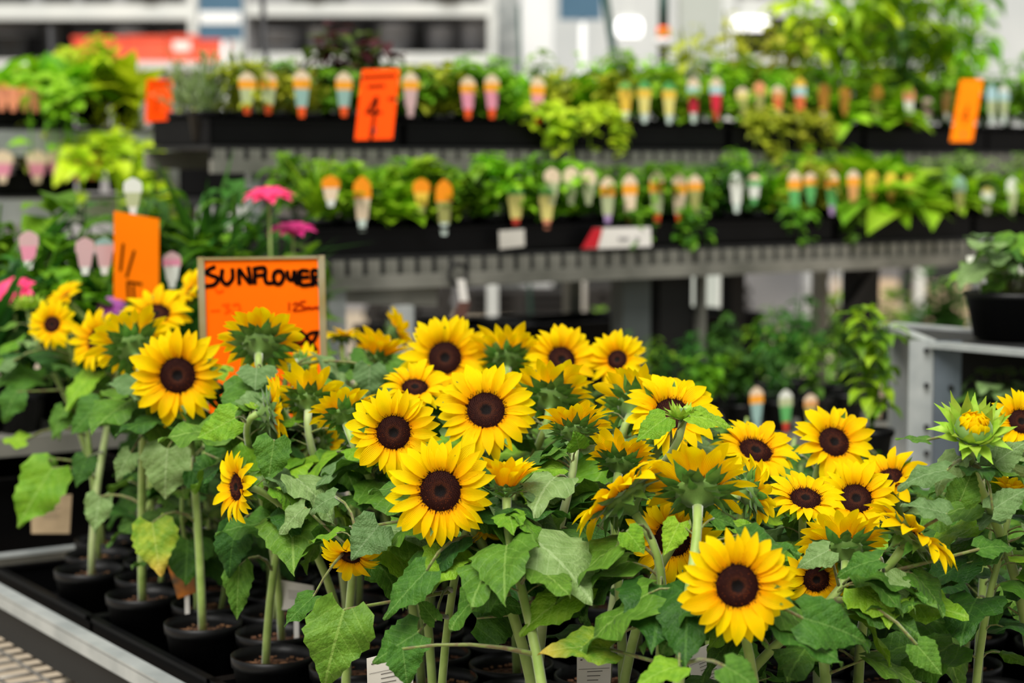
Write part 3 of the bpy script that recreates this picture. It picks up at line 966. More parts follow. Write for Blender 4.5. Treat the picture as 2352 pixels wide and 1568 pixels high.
# pots without an open flower
nf = 0
tmin, smin = min(x[1] for x in slots), min(x[0] for x in slots)
for s, t, p, used_by in slots:
    if used_by is not None:
        continue
    u, v, k = proj(p + ZU * 0.1)
    ut, vt, _ = proj(p + ZU * 0.35)
    if u < -260 or u > 2620 or vt > 1640:
        continue
    q = random.Random(int(s * 1000) * 7 + int(t * 1000))
    edge = s < 0.3
    root = empty('potted_sunflower', p, ('flowerless sunflower pot at the bench edge, %s row from far end, %s from outer rail' if edge else 'leafy sunflower plant without bloom, %s row from far end, %s from outer rail') % (ordn(round((t - tmin) / ROW)), ordn(int((s - smin) / A))), 'sunflower', 'flowerless sunflower pots at the outer edge' if edge else 'flowerless sunflower pots among the blooms')
    nf += 1
    ob('pot', POT, root)
    sz = SOILZ - p.z
    ob('soil', SOIL, root, Matrix.Translation((0, 0, sz - 0.012)))
    ob('bark_chips', q.choice(CHIPS), root, Matrix.Translation((0, 0, sz - 0.012)))['kind'] = 'stuff'
    for st in range(q.choice((1, 2))):
        p0 = p + Vector((q.uniform(-0.025, 0.025), q.uniform(-0.025, 0.025), sz - 0.02))
        top = p0 + Vector((q.uniform(-0.03, 0.03), q.uniform(-0.03, 0.03), q.uniform(0.17, 0.27)))
        pts = [p0.lerp(top, k / 6) + Vector((0.006 * math.sin(k), 0, 0)) for k in range(7)]
        b = MB()
        b.tube([x - p for x in pts], [0.0055 - 0.0004 * k for k in range(7)], 8)
        ob('stem', b.mesh('stem', M_STEM, True), root)
        az = q.uniform(0, 6)
        for tt in ((0.45, 0.6, 0.8, 1.0) if edge else (0.3, 0.5, 0.7, 0.85, 1.0)):
            for side in ((0, 1) if edge or tt > 0.8 else (0,)):
                sp = p0.lerp(top, tt)
                for tr in range(5):
                    a = az + side * math.pi + q.uniform(-0.5, 0.5) + tr
                    h = Vector((math.cos(a), math.sin(a), 0))
                    L = q.uniform(0.06, 0.10) * (0.7 if tt > 0.9 else 1)
                    pl = q.uniform(0.02, 0.045)
                    base = sp + h * pl + ZU * pl * 0.5
                    d = (h + ZU * q.uniform(-0.6, 0.3)).normalized()
                    nr = (ZU - d * d.z).normalized()
                    y = nr.cross(d)
                    if clear([base, base + d * L * 0.5, base + d * L * 0.95, base + d * L * 0.3 + y * L * 0.42, base + d * L * 0.3 - y * L * 0.42]):
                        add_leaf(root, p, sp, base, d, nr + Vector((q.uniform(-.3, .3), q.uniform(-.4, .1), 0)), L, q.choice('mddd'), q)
                        break
            az += math.pi / 2

#@@SIGNS
# ------------------------------------------------------------------ orange signs
def ribbon(mb, pts, w, depth, mi=0):
    """A drawn stroke in the card's XY plane, slightly proud of it."""
    pts = [Vector((p[0], p[1], 0)) for p in pts]
    for a, c in zip(pts, pts[1:]):
        d = (c - a)
        if d.length < 1e-6:
            continue
        d.normalize()
        s = Vector((-d.y, d.x, 0)) * (w / 2)
        e = d * (w * 0.35)
        z = ZU * (depth + 0.00003 * (len(mb.f) % 40))
        mb.add([a - e - s + z, c + e - s + z, c + e + s + z, a - e + s + z], [(0, 1, 2, 3)], mi)

def card_frame(o, right, up):
    x, y = right.normalized(), up.normalized()
    z = x.cross(y).normalized()
    y = z.cross(x)
    m = Matrix((x, y, z)).transposed().to_4x4()
    m.translation = o
    return m

def smooth_path(p, n=4):
    out = []
    for i in range(len(p) - 1):
        a, b_, c, d = p[max(i - 1, 0)], p[i], p[i + 1], p[min(i + 2, len(p) - 1)]
        for k in range(n):
            t = k / n
            out.append(tuple(0.5 * (2 * b_[j] + (c[j] - a[j]) * t + (2 * a[j] - 5 * b_[j] + 4 * c[j] - d[j]) * t * t + (3 * b_[j] - a[j] - 3 * c[j] + d[j]) * t ** 3) for j in (0, 1)))
    out.append(p[-1])
    return out

# the SUNFLOWER sign, drawn in the units of its own card (x 350..1740, y 180 downwards)
SY = 3.33
tl, tr_ = at(468, 598, SY), at(733, 594, SY)
SW = (tr_ - tl).length
SH = SW * 1.40
k = SW / 1390.0
Lp = lambda pts: [((x - 350) * k, -(y - 180) * k) for x, y in pts]
sign = empty('price_sign', (tl.x, tl.y, DECK), 'orange card sign reading SUNFLOWER in black marker, in a clear framed holder', 'sign')
sm = card_frame(tl - sign.location, tr_ - tl, ZU)
b = MB()
b.box((SW / 2, -SH / 2, -0.0015), (SW / 2, 0, 0), (0, SH / 2, 0), (0, 0, 0.0012))
ob('card', b.mesh('card', M_ORANGE, False), sign, sm)
b = MB()
for x in (-0.005, SW + 0.004):
    b.box((x, -SH / 2, 0), (0.006, 0, 0), (0, SH / 2 + 0.006, 0), (0, 0, 0.004))
b.box((SW / 2, 0.003, 0), (SW / 2, 0, 0), (0, 0.002, 0), (0, 0, 0.004))
b.box((SW / 2, -SH - 0.003, 0), (SW / 2, 0, 0), (0, 0.003, 0), (0, 0, 0.004))
ob('holder_frame', b.mesh('holder_frame', M_BRASS, False), sign, sm)
b = MB()
b.tube([(tl + tr_) / 2 - ZU * SH + Vector((0, 0.006, 0)) - sign.location, Vector(((tr_.x - tl.x) / 2, 0.006, 0.0))], 0.006, 8)
ob('stake', b.mesh('stake', M_DARK, True), sign)
b = MB()
for st in ([(475, 262), (410, 290), (380, 330), (440, 362), (500, 385), (510, 425), (460, 475), (375, 488)],
           [(570, 300), (558, 390), (590, 455), (640, 462), (690, 400), (692, 295)],
           [(770, 465), (772, 300), (835, 380), (905, 455), (885, 275)],
           [(958, 460), (962, 292)], [(950, 290), (1020, 278), (1085, 290), (1082, 400), (1105, 462), (1190, 462)], [(962, 375), (1050, 366)],
           [(1200, 340), (1185, 400), (1215, 470), (1270, 465), (1305, 390), (1280, 325), (1225, 322), (1195, 350)],
           [(1352, 330), (1368, 415), (1415, 425), (1438, 330), (1452, 455), (1485, 460), (1498, 330)],
           [(1600, 325), (1512, 330), (1510, 482), (1625, 488)], [(1515, 402), (1605, 396)],
           [(1660, 500), (1655, 330), (1715, 330), (1730, 385), (1668, 412), (1732, 500)]):
    ribbon(b, Lp(smooth_path(st)), 50 * k, 0.0006)
ob('lettering', b.mesh('lettering', M_INK, False), sign, sm)['label'] = 'thick black handwritten word SUNFLOWER'
b = MB()
for st in ([(1365, 705), (1362, 800)], [(1410, 730), (1450, 705), (1470, 735), (1412, 800), (1482, 800)], [(1562, 690), (1505, 698), (1498, 738), (1540, 750), (1540, 785), (1490, 800)],
           [(1556, 792), (1580, 757), (1598, 785), (1618, 757), (1640, 792)], [(1648, 792), (1670, 757), (1690, 785), (1708, 757), (1728, 795)]):
    ribbon(b, Lp(smooth_path(st, 3)), 20 * k, 0.0006)
ob('lettering', b.mesh('lettering', M_INKR, False), sign, sm)['label'] = 'thin red-brown handwritten 125mm'
b = MB()
for st in ([(1345, 1080), (1400, 1040), (1480, 1045), (1545, 1100), (1555, 1160), (1480, 1210), (1345, 1240)], [(1345, 1080), (1300, 1130), (1370, 1190), (1500, 1130)],
           [(1700, 1062), (1620, 1075), (1575, 1120), (1625, 1200), (1675, 1280), (1650, 1340), (1590, 1320), (1590, 1240), (1660, 1150), (1700, 1062)]):
    ribbon(b, Lp(smooth_path(st)), 42 * k, 0.0006)
ob('lettering', b.mesh('lettering', M_INK, False), sign, sm)['label'] = 'thick black price digits 98'
b = MB()
for st in ([(420, 790), (520, 785)], [(560, 720), (640, 712), (600, 752), (655, 780), (590, 815)], [(690, 720), (760, 715), (755, 820), (690, 815)], [(480, 520), (510, 560), (570, 540)], [(540, 1180), (560, 1090), (620, 1050)]):
    ribbon(b, Lp(smooth_path(st, 3)), 24 * k, 0.0005)
ob('faint_marks', b.mesh('faint_marks', M_FAINT, False), sign, sm)

def orange_sign(quad, Yf, m, strokes, label, sw, stake_to):
    """quad: four px corners (tl, tr, br, bl) on a card at depth function Yf."""
    p = [at(u, v, Yf(i)) for i, (u, v) in enumerate(quad)]
    w, h = (p[1] - p[0]).length, (p[3] - p[0]).length
    root = empty('price_sign', (p[3].x, p[3].y, stake_to), label, 'sign', 'small orange price signs')
    fm = card_frame(p[0] - root.location, p[1] - p[0], p[0] - p[3])
    sk = (p[3] - p[0]).normalized().dot((p[1] - p[0]).normalized()) * h
    fx = lambda x, y: (x * w + y * sk, -y * h)
    b = MB()
    for z0 in (0.0, -0.002):
        pass
    vs = [Vector((*fx(x, y), z)) for z in (0, -0.002) for x, y in ((0, 0), (1, 0), (1, 1), (0, 1))]
    b.add(vs, [(3, 2, 1, 0), (4, 5, 6, 7), (0, 1, 5, 4), (1, 2, 6, 5), (2, 3, 7, 6), (3, 0, 4, 7)])
    ob('card', b.mesh('card', m, False), root, fm)
    b = MB()
    for st in strokes:
        ribbon(b, [fx(x, y) for x, y in st], sw * w, 0.0008)
    if strokes:
        ob('lettering', b.mesh('lettering', M_INK if sw > 0.05 else M_INKR, False), root, fm)
    b = MB()
    mid = (p[2] + p[3]) / 2 - root.location
    b.tube([mid + Vector((0, 0.006, 0.03)), Vector((mid.x, mid.y + 0.006, 0.0))], 0.004, 6)
    ob('stake', b.mesh('stake', M_DARK, True), root)
    return root
#@@RACKS
# ------------------------------------------------------------------ background foliage
def bleaf(mb, o, d, n, L, w, mi=0, bend=0.3):
    d = d.normalized()
    y = n.cross(d)
    if y.length < 1e-3:
        y = Vector((1, 0.2, 0)).cross(d)
    y.normalize()
    n = d.cross(y)
    c1 = o + d * L * 0.4 + n * L * 0.05
    c2 = o + d * L * 0.75 - n * L * bend * 0.3
    tip = o + d * L - n * L * bend
    a, b_ = y * (w * 0.5), y * (w * 0.36)
    u_ = n * w * 0.12
    mb.add([o, c1 - a + u_, c1, c1 + a + u_, c2 - b_ + u_, c2, c2 + b_ + u_, tip],
           [(0, 2, 1), (0, 3, 2), (1, 2, 5, 4), (2, 3, 6, 5), (4, 5, 7), (5, 6, 7)], mi)

def foliage(style, seed, mats):
    q = random.Random(seed)
    b = MB()
    U = q.uniform
    if style == 'lettuce':                       # broad upright leaves from the middle
        for i in range(44):
            a = U(0, 6.28)
            el = U(0.1, 1.35)
            h = Vector((math.cos(a) * math.cos(el), math.sin(a) * math.cos(el), math.sin(el)))
            L = U(0.07, 0.14)
            bleaf(b, Vector((math.cos(a), math.sin(a), 0)) * U(0, 0.015), h, (ZU - h * h.z) + Vector((U(-.4, .4), U(-.4, .4), 0)), L, L * U(0.45, 0.7), q.choice((0, 0, 1)), U(0.1, 0.6))
    elif style == 'herb':                        # fine leafy dome
        for i in range(38):
            a, rr, hh = U(0, 6.28), U(0.01, 0.085), U(0.03, 0.14)
            tip = Vector((math.cos(a) * rr, math.sin(a) * rr, hh))
            b.tube([(0, 0, 0), tip * 0.6 + ZU * 0.01, tip], 0.0011, 4, 1, False)
            for k in range(6):
                c = U(0, 6.28)
                d = Vector((math.cos(c), math.sin(c), U(-0.3, 0.6)))
                L = U(0.024, 0.044)
                bleaf(b, tip - ZU * U(0, 0.025), d, ZU + d * 0.2, L, L * U(0.55, 0.9), q.choice((0, 0, 1)), U(0, 0.5))
    elif style == 'strap':                       # strappy leaves, chives and carnations
        for i in range(60):
            a, el = U(0, 6.28), U(0.9, 1.5)
            h = Vector((math.cos(a) * math.cos(el), math.sin(a) * math.cos(el), math.sin(el)))
            L = U(0.08, 0.17)
            bleaf(b, h * 0.01, h, ZU - h * h.z, L, U(0.008, 0.015), q.choice((0, 0, 1)), U(0.05, 0.4))
    elif style == 'basil':                       # larger ovate leaves in pairs on stems
        for i in range(13):
            a, rr, hh = U(0, 6.28), U(0.01, 0.075), U(0.08, 0.18)
            tip = Vector((math.cos(a) * rr, math.sin(a) * rr, hh))
            b.tube([(0, 0, 0), tip], 0.0015, 4, 1, False)
            for k in range(9):
                c = U(0, 6.28)
                d = Vector((math.cos(c), math.sin(c), U(-0.35, 0.5)))
                L = U(0.03, 0.06)
                bleaf(b, tip * U(0.45, 1.0), d, ZU + d * 0.1, L, L * U(0.5, 0.75), q.choice((0, 0, 1)), U(0.1, 0.6))
    elif style == 'tall':                        # tall leafy stems
        for i in range(5):
            a, rr, hh = U(0, 6.28), U(0.01, 0.07), U(0.26, 0.42)
            tip = Vector((math.cos(a) * rr, math.sin(a) * rr, hh))
            b.tube([(0, 0, 0), tip * 0.5, tip], 0.003, 5, 1, False)
            for k in range(16):
                c = U(0, 6.28)
                d = Vector((math.cos(c), math.sin(c), U(-0.4, 0.5)))
                L = U(0.04, 0.085)
                bleaf(b, tip * U(0.25, 1.0) + d * 0.01, d, ZU + d * 0.1, L, L * U(0.45, 0.65), q.choice((0, 0, 1)), U(0.1, 0.7))
    elif style == 'trail':                       # stems hanging out over the front and down (-Y)
        for i in range(10):
            a = U(-0.9, 0.9)
            dx, out, dn = math.sin(a) * 0.08, -U(0.08, 0.13), -U(-0.02, 0.12)
            pts = [Vector((0, 0, 0)), Vector((dx * .5, out * .5, 0.05)), Vector((dx, out, 0.02)), Vector((dx * 1.1, out * 1.12, dn))]
            b.tube(pts, 0.0014, 4, 1, False)
            for k in range(13):
                t = U(0.2, 3.0)
                j = min(int(t), 2)
                c = pts[j].lerp(pts[j + 1], t - j)
                cc = U(0, 6.28)
                d = Vector((math.cos(cc), math.sin(cc) - 0.4, U(-0.7, 0.4)))
                L = U(0.022, 0.045)
                bleaf(b, c, d, ZU - Vector((0, 0.5, 0)), L, L * U(0.5, 0.85), q.choice((0, 0, 1)), U(0, 0.5))
    elif style == 'feather':                     # soft fine fronds
        for i in range(30):
            a, el = U(0, 6.28), U(0.4, 1.5)
            h = Vector((math.cos(a) * math.cos(el), math.sin(a) * math.cos(el), math.sin(el)))
            Lf = U(0.07, 0.18)
            b.tube([(0, 0, 0), h * Lf * 0.6, h * Lf], 0.001, 3, 1, False)
            for k in range(9):
                d = (h + Vector((U(-1, 1), U(-1, 1), U(-.3, .6)))).normalized()
                bleaf(b, h * Lf * U(0.3, 1), d, ZU, U(0.02, 0.045), 0.006, q.choice((0, 0, 1)), 0.3)
    return b.mesh('foliage', mats, False)

def gm(name, a, c, tr=0.4):
    return mat(name, rgb(*a), rgb(*c), scale=14, rough=0.5, spec=0.3, trans=tr, objvar=0.22)
G = {
 'lime': (gm('lime_green', (182, 208, 16), (210, 224, 50)), gm('lime_green_b', (150, 184, 18), (176, 200, 40))),
 'fresh': (gm('fresh_green', (132, 188, 16), (164, 208, 44)), gm('fresh_green_b', (92, 150, 14), (120, 172, 30))),
 'mid': (gm('mid_green', (96, 150, 18), (126, 174, 36)), gm('mid_green_b', (64, 116, 16), (92, 140, 28))),
 'deep': (gm('deep_green', (46, 96, 22), (70, 120, 38)), gm('deep_green_b', (32, 74, 22), (50, 96, 32))),
 'grey': (gm('sage_green', (134, 158, 100), (160, 176, 124)), gm('sage_green_b', (110, 136, 74), (134, 156, 90))),
 'olive': (gm('olive_green', (172, 180, 36), (190, 192, 58)), gm('olive_green_b', (138, 150, 30), (158, 166, 44))),
 'pale': (gm('pale_green', (140, 176, 90), (166, 196, 116)), gm('pale_green_b', (90, 136, 56), (116, 156, 76))),
 'wine': (gm('wine_leaf', (60, 24, 32), (84, 34, 40)), gm('wine_leaf_b', (70, 90, 30), (90, 110, 40))),
}
FOL = {}
def fol(style, tone, var):
    key = (style, tone, var)
    if key not in FOL:
        FOL[key] = foliage(style, hash_(key), G[tone])
    return FOL[key]
def hash_(key):
    n = 7
    for ch in ''.join(map(str, key)):
        n = (n * 31 + ord(ch)) % 100003
    return n

def small_pot():
    b = MB()
    b.lathe([(0.001, 0), (0.036, 0), (0.046, 0.07), (0.05, 0.072), (0.05, 0.084), (0.047, 0.085), (0.045, 0.074), (0.044, 0.072), (0.001, 0.07)], 16)
    return b.mesh('pot', M_POT, True)
SPOT = small_pot()
NOUN = {'lettuce': 'broad-leaved seedling', 'herb': 'bushy herb', 'strap': 'grassy plant', 'basil': 'oval-leaved herb',
        'tall': 'tall leafy plant', 'trail': 'trailing plant', 'feather': 'feathery plant'}
TONE = {'lime': 'lime-green', 'fresh': 'bright green', 'mid': 'mid-green', 'deep': 'dark green', 'grey': 'sage-grey', 'olive': 'olive-yellow', 'pale': 'pale green', 'wine': 'wine-red'}

def bplant(p, style, tone, sc, rz, label, group, lift=0.07, var=None):
    root = empty('potted_plant', p, label, 'potted plant', group)
    ps = 2.4 if lift > 0.1 else 1.0
    ob('pot', SPOT, root, S(ps))
    f = ob('foliage', fol(style, tone, R.randrange(3) if var is None else var), root, Matrix.Translation((0, 0, lift)) @ Matrix.Rotation(rz, 4, 'Z') @ S(sc))
    return root

# ------------------------------------------------------------------ the display rack
R1, R0 = 5.10, 5.62                                   # depths of the middle and top shelf fronts
Z1 = onrack(1176, 577, R1).z                          # underside of the middle trays
Z0 = onrack(1176, 338, R0).z
SHD = 0.46                                            # shelf depth
a1, e1 = s_of(712, R1), s_of(2620, R1)
a0, e0 = s_of(485, R0), s_of(2620, R0)
rk = rp((a1 + e1) / 2, R1, 0.4, 0)
rack = empty('display_rack', rk, 'long galvanised two-tier display rack of herb trays behind the sunflowers', 'rack')
def rpart(name, mb, m, parent=rack, base=rk, smooth=False):
    mb.v = [tuple(Vector(p) - base) for p in mb.v]
    return ob(name, mb.mesh(name, m, smooth), parent)
for (sa, se, Y0, Z, tabh, step) in ((a1, e1, R1, Z1, 0.042, 0.0525), (a0, e0, R0, Z0, 0.030, 0.0525)):
    b = MB()
    b.box(rp((sa + se) / 2, Y0, SHD / 2, Z - 0.006), D2 * ((se - sa) / 2), BK * (SHD / 2 - 0.01), ZU * 0.005)
    rpart('shelf_deck', b, M_DARK)
    b = MB()
    b.box(rp((sa + se) / 2, Y0, 0.0, Z - 0.012 - tabh - 0.016), D2 * ((se - sa) / 2), BK * 0.012, ZU * 0.018)
    rpart('front_rail', b, M_GALVD)
    b = MB()
    b.box(rp((sa + se) / 2, Y0, 0.008, Z - 0.012 - tabh / 2), D2 * ((se - sa) / 2), BK * 0.002, ZU * (tabh / 2))
    rpart('rail_backing', b, M_DARK)
    b = MB()
    b.box((0, 0, 0), D2 * 0.017, BK * 0.004, ZU * (tabh / 2))
    tm = b.mesh('slot_tab', M_GALVD, False)
    n = int((se - sa) / step)
    for i in range(n):
        ob('slot_tab', tm, rack, Matrix.Translation(rp(sa + (i + 0.5) * step, Y0, 0.0, Z - 0.012 - tabh / 2) - rk))
    for bb in (SHD - 0.02,):
        b = MB()
        b.box(rp((sa + se) / 2, Y0, bb, Z - 0.04), D2 * ((se - sa) / 2), BK * 0.012, ZU * 0.025)
        rpart('rear_rail', b, M_GALVD)
# legs
def leg_px(u, Y0, bck, w, dpt, m, ztop, name='leg', par=None):
    p = onrack(u, 390, Y0)
    s = (p - Vector((0, Y0, 0))).dot(D2)
    b = MB()
    c = rp(s, Y0, bck, ztop / 2)
    b.box(c, D2 * (w / 2), BK * (dpt / 2), ZU * (ztop / 2))
    return rpart(name, b, m)
M_LEGG = mat('grey_leg', rgb(92, 98, 96), rgb(78, 84, 82), scale=4, rough=0.6)
M_LEGB = mat('black_leg', rgb(14, 13, 12), rgb(20, 19, 17), scale=4, rough=0.7)
leg_px(775, R1, 0.03, 0.05, 0.05, M_GALV, Z1 - 0.06)
leg_px(818, R1, 0.40, 0.05, 0.04, M_GALVD, Z1 - 0.06)
leg_px(900, R1, -0.05, 0.052, 0.03, M_GALV, Z1 - 0.13)
leg_px(1500, R1, 0.10, 0.10, 0.06, M_LEGG, Z1 - 0.06)
leg_px(1590, R1, 0.12, 0.12, 0.10, M_LEGB, Z1 - 0.06)
leg_px(1642, R1, 0.06, 0.020, 0.03, M_GALVD, Z1 - 0.06)
leg_px(1812, R1, 0.25, 0.055, 0.05, M_LEGB, Z1 - 0.06)
leg_px(2085, R1, 0.20, 0.09, 0.08, M_LEGB, Z1 - 0.06)
leg_px(2270, R1, 0.02, 0.05, 0.05, M_GALV, Z1 - 0.0)
leg_px(588, R0, 0.02, 0.03, 0.03, M_GALV, Z0 - 0.06)
for u in (900, 1500, 2085):
    leg_px(u, R0, SHD - 0.03, 0.05, 0.04, M_GALVD, Z0 - 0.01)
b = MB()
p, q_ = onrack(2005, 622, R1 + 0.1), onrack(1860, 840, R1 + 0.1)
b.bar(p, q_, 0.03, 0.03)
rpart('diagonal_brace', b, M_LEGB)
b = MB()
for (u0, u1, v, m_) in ((745, 1010, 662, 0),):
    p, q_ = onrack(u0, v, R1), onrack(u1, v + 8, R1)
    b.bar(p + BK * 0.02, q_ + BK * 0.02, 0.02, 0.075)
rpart('corner_plate', b, M_GALVD)
# hook with a hanging tag on the rail
hp = onrack(1038, 628, R1) + D1 * 0.03
hk = empty('hanging_hook', hp - ZU * 0.12, 'black ring hook with a white and brown hanging tag on the rack rail', 'hook')
b = MB()
b.tube([D2 * (0.028 * math.cos(t)) + ZU * (0.12 + 0.028 * math.sin(t)) for t in [i * 2 * math.pi / 16 - 1.2 for i in range(16)]], 0.006, 8)
ob('ring', b.mesh('ring', M_LEGB, True), hk)
b = MB()
pts = [onrack(1042, 640, R1) + D1 * 0.035 - hk.location, onrack(1050, 690, R1) + D1 * 0.035 - hk.location, onrack(1040, 730, R1) + D1 * 0.035 - hk.location]
b.bar(pts[0], pts[1], 0.024, 0.004, side=D2)
M_BROWN = mat('brown_tag', rgb(96, 62, 52), rough=0.7)
b.bar(pts[1], pts[2], 0.034, 0.004, side=D2, mi=1)
ob('tag', b.mesh('tag', [M_WHITE, M_BROWN], False), hk)

# trays along the shelves
BT = tray_mesh(0.60, 0.38, 0.068)
def tray_row(sa, se, Y0, Z, where):
    n = int((se - sa) / 0.615) + 1
    for i in range(n):
        o = ob('seedling_tray', BT, None, frame(rp(sa + 0.31 + i * 0.615, Y0, 0.215, Z), D2, ZU))
        tag(o, 'black plastic tray of herbs on the %s, %s from the left' % (where, ordn(i)), 'tray', 'black trays on the display rack')
tray_row(a1, s_of(2500, R1), R1, Z1, 'middle shelf')
tray_row(a0, s_of(2500, R0), R0, Z0, 'top shelf')

def plant_row(Y0, Z, bck, us, chooser, where, group):
    for i, u in enumerate(us):
        s = s_of(u, Y0)
        style, tone, sc = chooser(u, i)
        p = rp(s, Y0, bck, Z + 0.009)
        ang = math.atan2(D2.y, D2.x) if style == 'trail' else R.uniform(0, 6.28)
        bplant(p, style, tone, sc, ang, '%s %s in %s, %s from left' % (TONE[tone], NOUN[style], where, ordn(i)), group)

def pick(tab):
    def f(u, i):
        for lim, opts in tab:
            if u < lim:
                st = opts[i % len(opts)]
                return st[0], st[1], st[2] * R.uniform(1.08, 1.32)
        return tab[-1][1][0]
    return f
def spaced(u0, u1, Y0, step):
    sa, se = s_of(u0, Y0), s_of(u1, Y0)
    n = int((se - sa) / step)
    out = []
    for i in range(n + 1):
        p = rp(sa + i * step, Y0, 0, CAM.z)
        out.append(proj(p)[0])
    return out
mid_front = pick([(850, [('strap', 'fresh', 0.95), ('basil', 'mid', 0.8)]), (1050, [('lettuce', 'fresh', 0.95), ('herb', 'fresh', 1.0)]), (1160, [('herb', 'mid', 1.0)]),
                  (1400, [('herb', 'mid', 1.05), ('herb', 'fresh', 1.0)]), (1620, [('herb', 'mid', 1.0), ('trail', 'mid', 0.75)]), (1800, [('basil', 'mid', 0.7), ('herb', 'deep', 1.0)]),
                  (1990, [('herb', 'olive', 0.95), ('trail', 'mid', 0.75)]), (2160, [('lettuce', 'fresh', 1.5)]), (9999, [('lettuce', 'fresh', 1.15), ('basil', 'pale', 0.9)])])
mid_back = pick([(860, [('basil', 'mid', 0.9)]), (1100, [('herb', 'fresh', 0.95)]), (1600, [('herb', 'mid', 0.95), ('feather', 'mid', 0.8)]), (1850, [('herb', 'mid', 0.95)]), (9999, [('basil', 'fresh', 1.0), ('lettuce', 'fresh', 1.15)])])
top_front = pick([(640, [('feather', 'grey', 0.9), ('herb', 'olive', 0.9)]), (830, [('herb', 'olive', 0.85), ('feather', 'olive', 0.7)]), (1000, [('herb', 'mid', 0.9), ('herb', 'pale', 0.9)]),
                  (1250, [('herb', 'fresh', 1.0), ('herb', 'olive', 0.9), ('herb', 'mid', 1.0)]), (1480, [('trail', 'lime', 1.0), ('basil', 'olive', 0.9)]), (1720, [('basil', 'fresh', 0.8), ('herb', 'fresh', 1.0)]),
                  (1900, [('trail', 'olive', 0.9), ('basil', 'fresh', 0.85)]), (2080, [('lettuce', 'fresh', 1.1), ('herb', 'mid', 1.1)]), (2200, [('herb', 'mid', 1.1), ('tall', 'deep', 0.7)]), (9999, [('herb', 'mid', 1.15), ('tall', 'fresh', 0.7), ('basil', 'mid', 1.0)])])
top_back = pick([(700, [('feather', 'grey', 0.95)]), (820, [('feather', 'pale', 1.0), ('herb', 'pale', 1.0)]), (960, [('basil', 'wine', 1.2)]), (1230, [('basil', 'fresh', 0.95), ('lettuce', 'pale', 1.0)]), (1500, [('lettuce', 'fresh', 1.25), ('basil', 'pale', 1.1)]),
                  (1700, [('basil', 'fresh', 1.15)]), (1950, [('tall', 'olive', 0.8), ('basil', 'fresh', 1.2)]), (9999, [('tall', 'fresh', 1.35), ('tall', 'lime', 1.2)])])
plant_row(R1, Z1, 0.115, spaced(775, 2420, R1, 0.108), mid_front, 'middle shelf front row', 'herbs on the middle shelf')
plant_row(R1, Z1, 0.300, spaced(800, 2400, R1, 0.115), mid_back, 'middle shelf back row', 'herbs on the middle shelf')
plant_row(R0, Z0, 0.115, spaced(515, 2420, R0, 0.108), top_front, 'top shelf front row', 'herbs on the top shelf')
plant_row(R0, Z0, 0.300, spaced(530, 2400, R0, 0.115), top_back, 'top shelf back row', 'herbs on the top shelf')

# ------------------------------------------------------------------ plant tags: crest, band, body, stake
TC = {'cream': (238, 214, 184), 'white': (232, 236, 226), 'orange': (255, 170, 40), 'deeporange': (255, 152, 8), 'yellow': (244, 200, 70), 'paleyellow': (236, 222, 130), 'green': (92, 176, 96),
      'teal': (150, 186, 180), 'sage': (186, 196, 150), 'pink': (236, 150, 176), 'rose': (214, 176, 178), 'red': (222, 32, 62), 'blue': (176, 214, 220), 'tan': (222, 160, 96), 'rust': (226, 112, 60),
      'tip': (255, 92, 28), 'redtip': (206, 60, 40), 'whitetip': (214, 230, 220), 'lilac': (180, 150, 200), 'peach': (248, 158, 120), 'brown': (176, 120, 30), 'olive': (160, 160, 90)}
TM = {k_: mat('tag_' + k_, rgb(*v_), rough=0.45) for k_, v_ in TC.items()}
NAMEC = {'tip': 'orange', 'redtip': 'red', 'whitetip': 'whitish', 'deeporange': 'orange', 'paleyellow': 'pale yellow', 'rose': 'dusty pink', 'sage': 'sage green', 'rust': 'rust orange', 'brown': 'brownish'}
def plant_tag(pt, pb, wpx_m, cols, label, group, xdir=None, tilt=0.0):
    """pt top point, pb bottom of the stake; cols: crest, band, body, tip."""
    x = (xdir or D2).normalized()
    h = (pt - pb).length
    up = (pt - pb).normalized()
    w = wpx_m
    prof = [(0.0, 0.16 * w, 3), (0.2, 0.22 * w, 3), (0.22, 0.30 * w, 2), (0.6, 0.43 * w, 2), (0.605, 0.5 * w, 1), (0.80, 0.5 * w, 1), (0.80, 0.5 * w, 0), (0.88, 0.46 * w, 0), (0.96, 0.22 * w, 0), (1.0, 0.05 * w, 0)]
    b = MB()
    n = x.cross(up).normalized()
    for (t0, w0, c0), (t1, w1, c1) in zip(prof, prof[1:]):
        if t1 - t0 < 1e-3:
            continue
        for z, fl in ((0.0006, 1), (-0.0006, 0)):
            vs = [up * (t0 * h) - x * w0 + n * z, up * (t0 * h) + x * w0 + n * z, up * (t1 * h) + x * w1 + n * z, up * (t1 * h) - x * w1 + n * z]
            b.add(vs, [(0, 1, 2, 3) if fl else (3, 2, 1, 0)], c0)
        for sg in (-1, 1):
            vs = [up * (t0 * h) + x * sg * w0 + n * 0.0006, up * (t0 * h) + x * sg * w0 - n * 0.0006, up * (t1 * h) + x * sg * w1 - n * 0.0006, up * (t1 * h) + x * sg * w1 + n * 0.0006]
            b.add(vs, [(0, 1, 2, 3)], c0)
    o = ob('plant_tag', b.mesh('plant_tag', [TM[c] for c in cols], False), None, Matrix.Translation(pb))
    tag(o, label, 'plant tag', group)
    return o

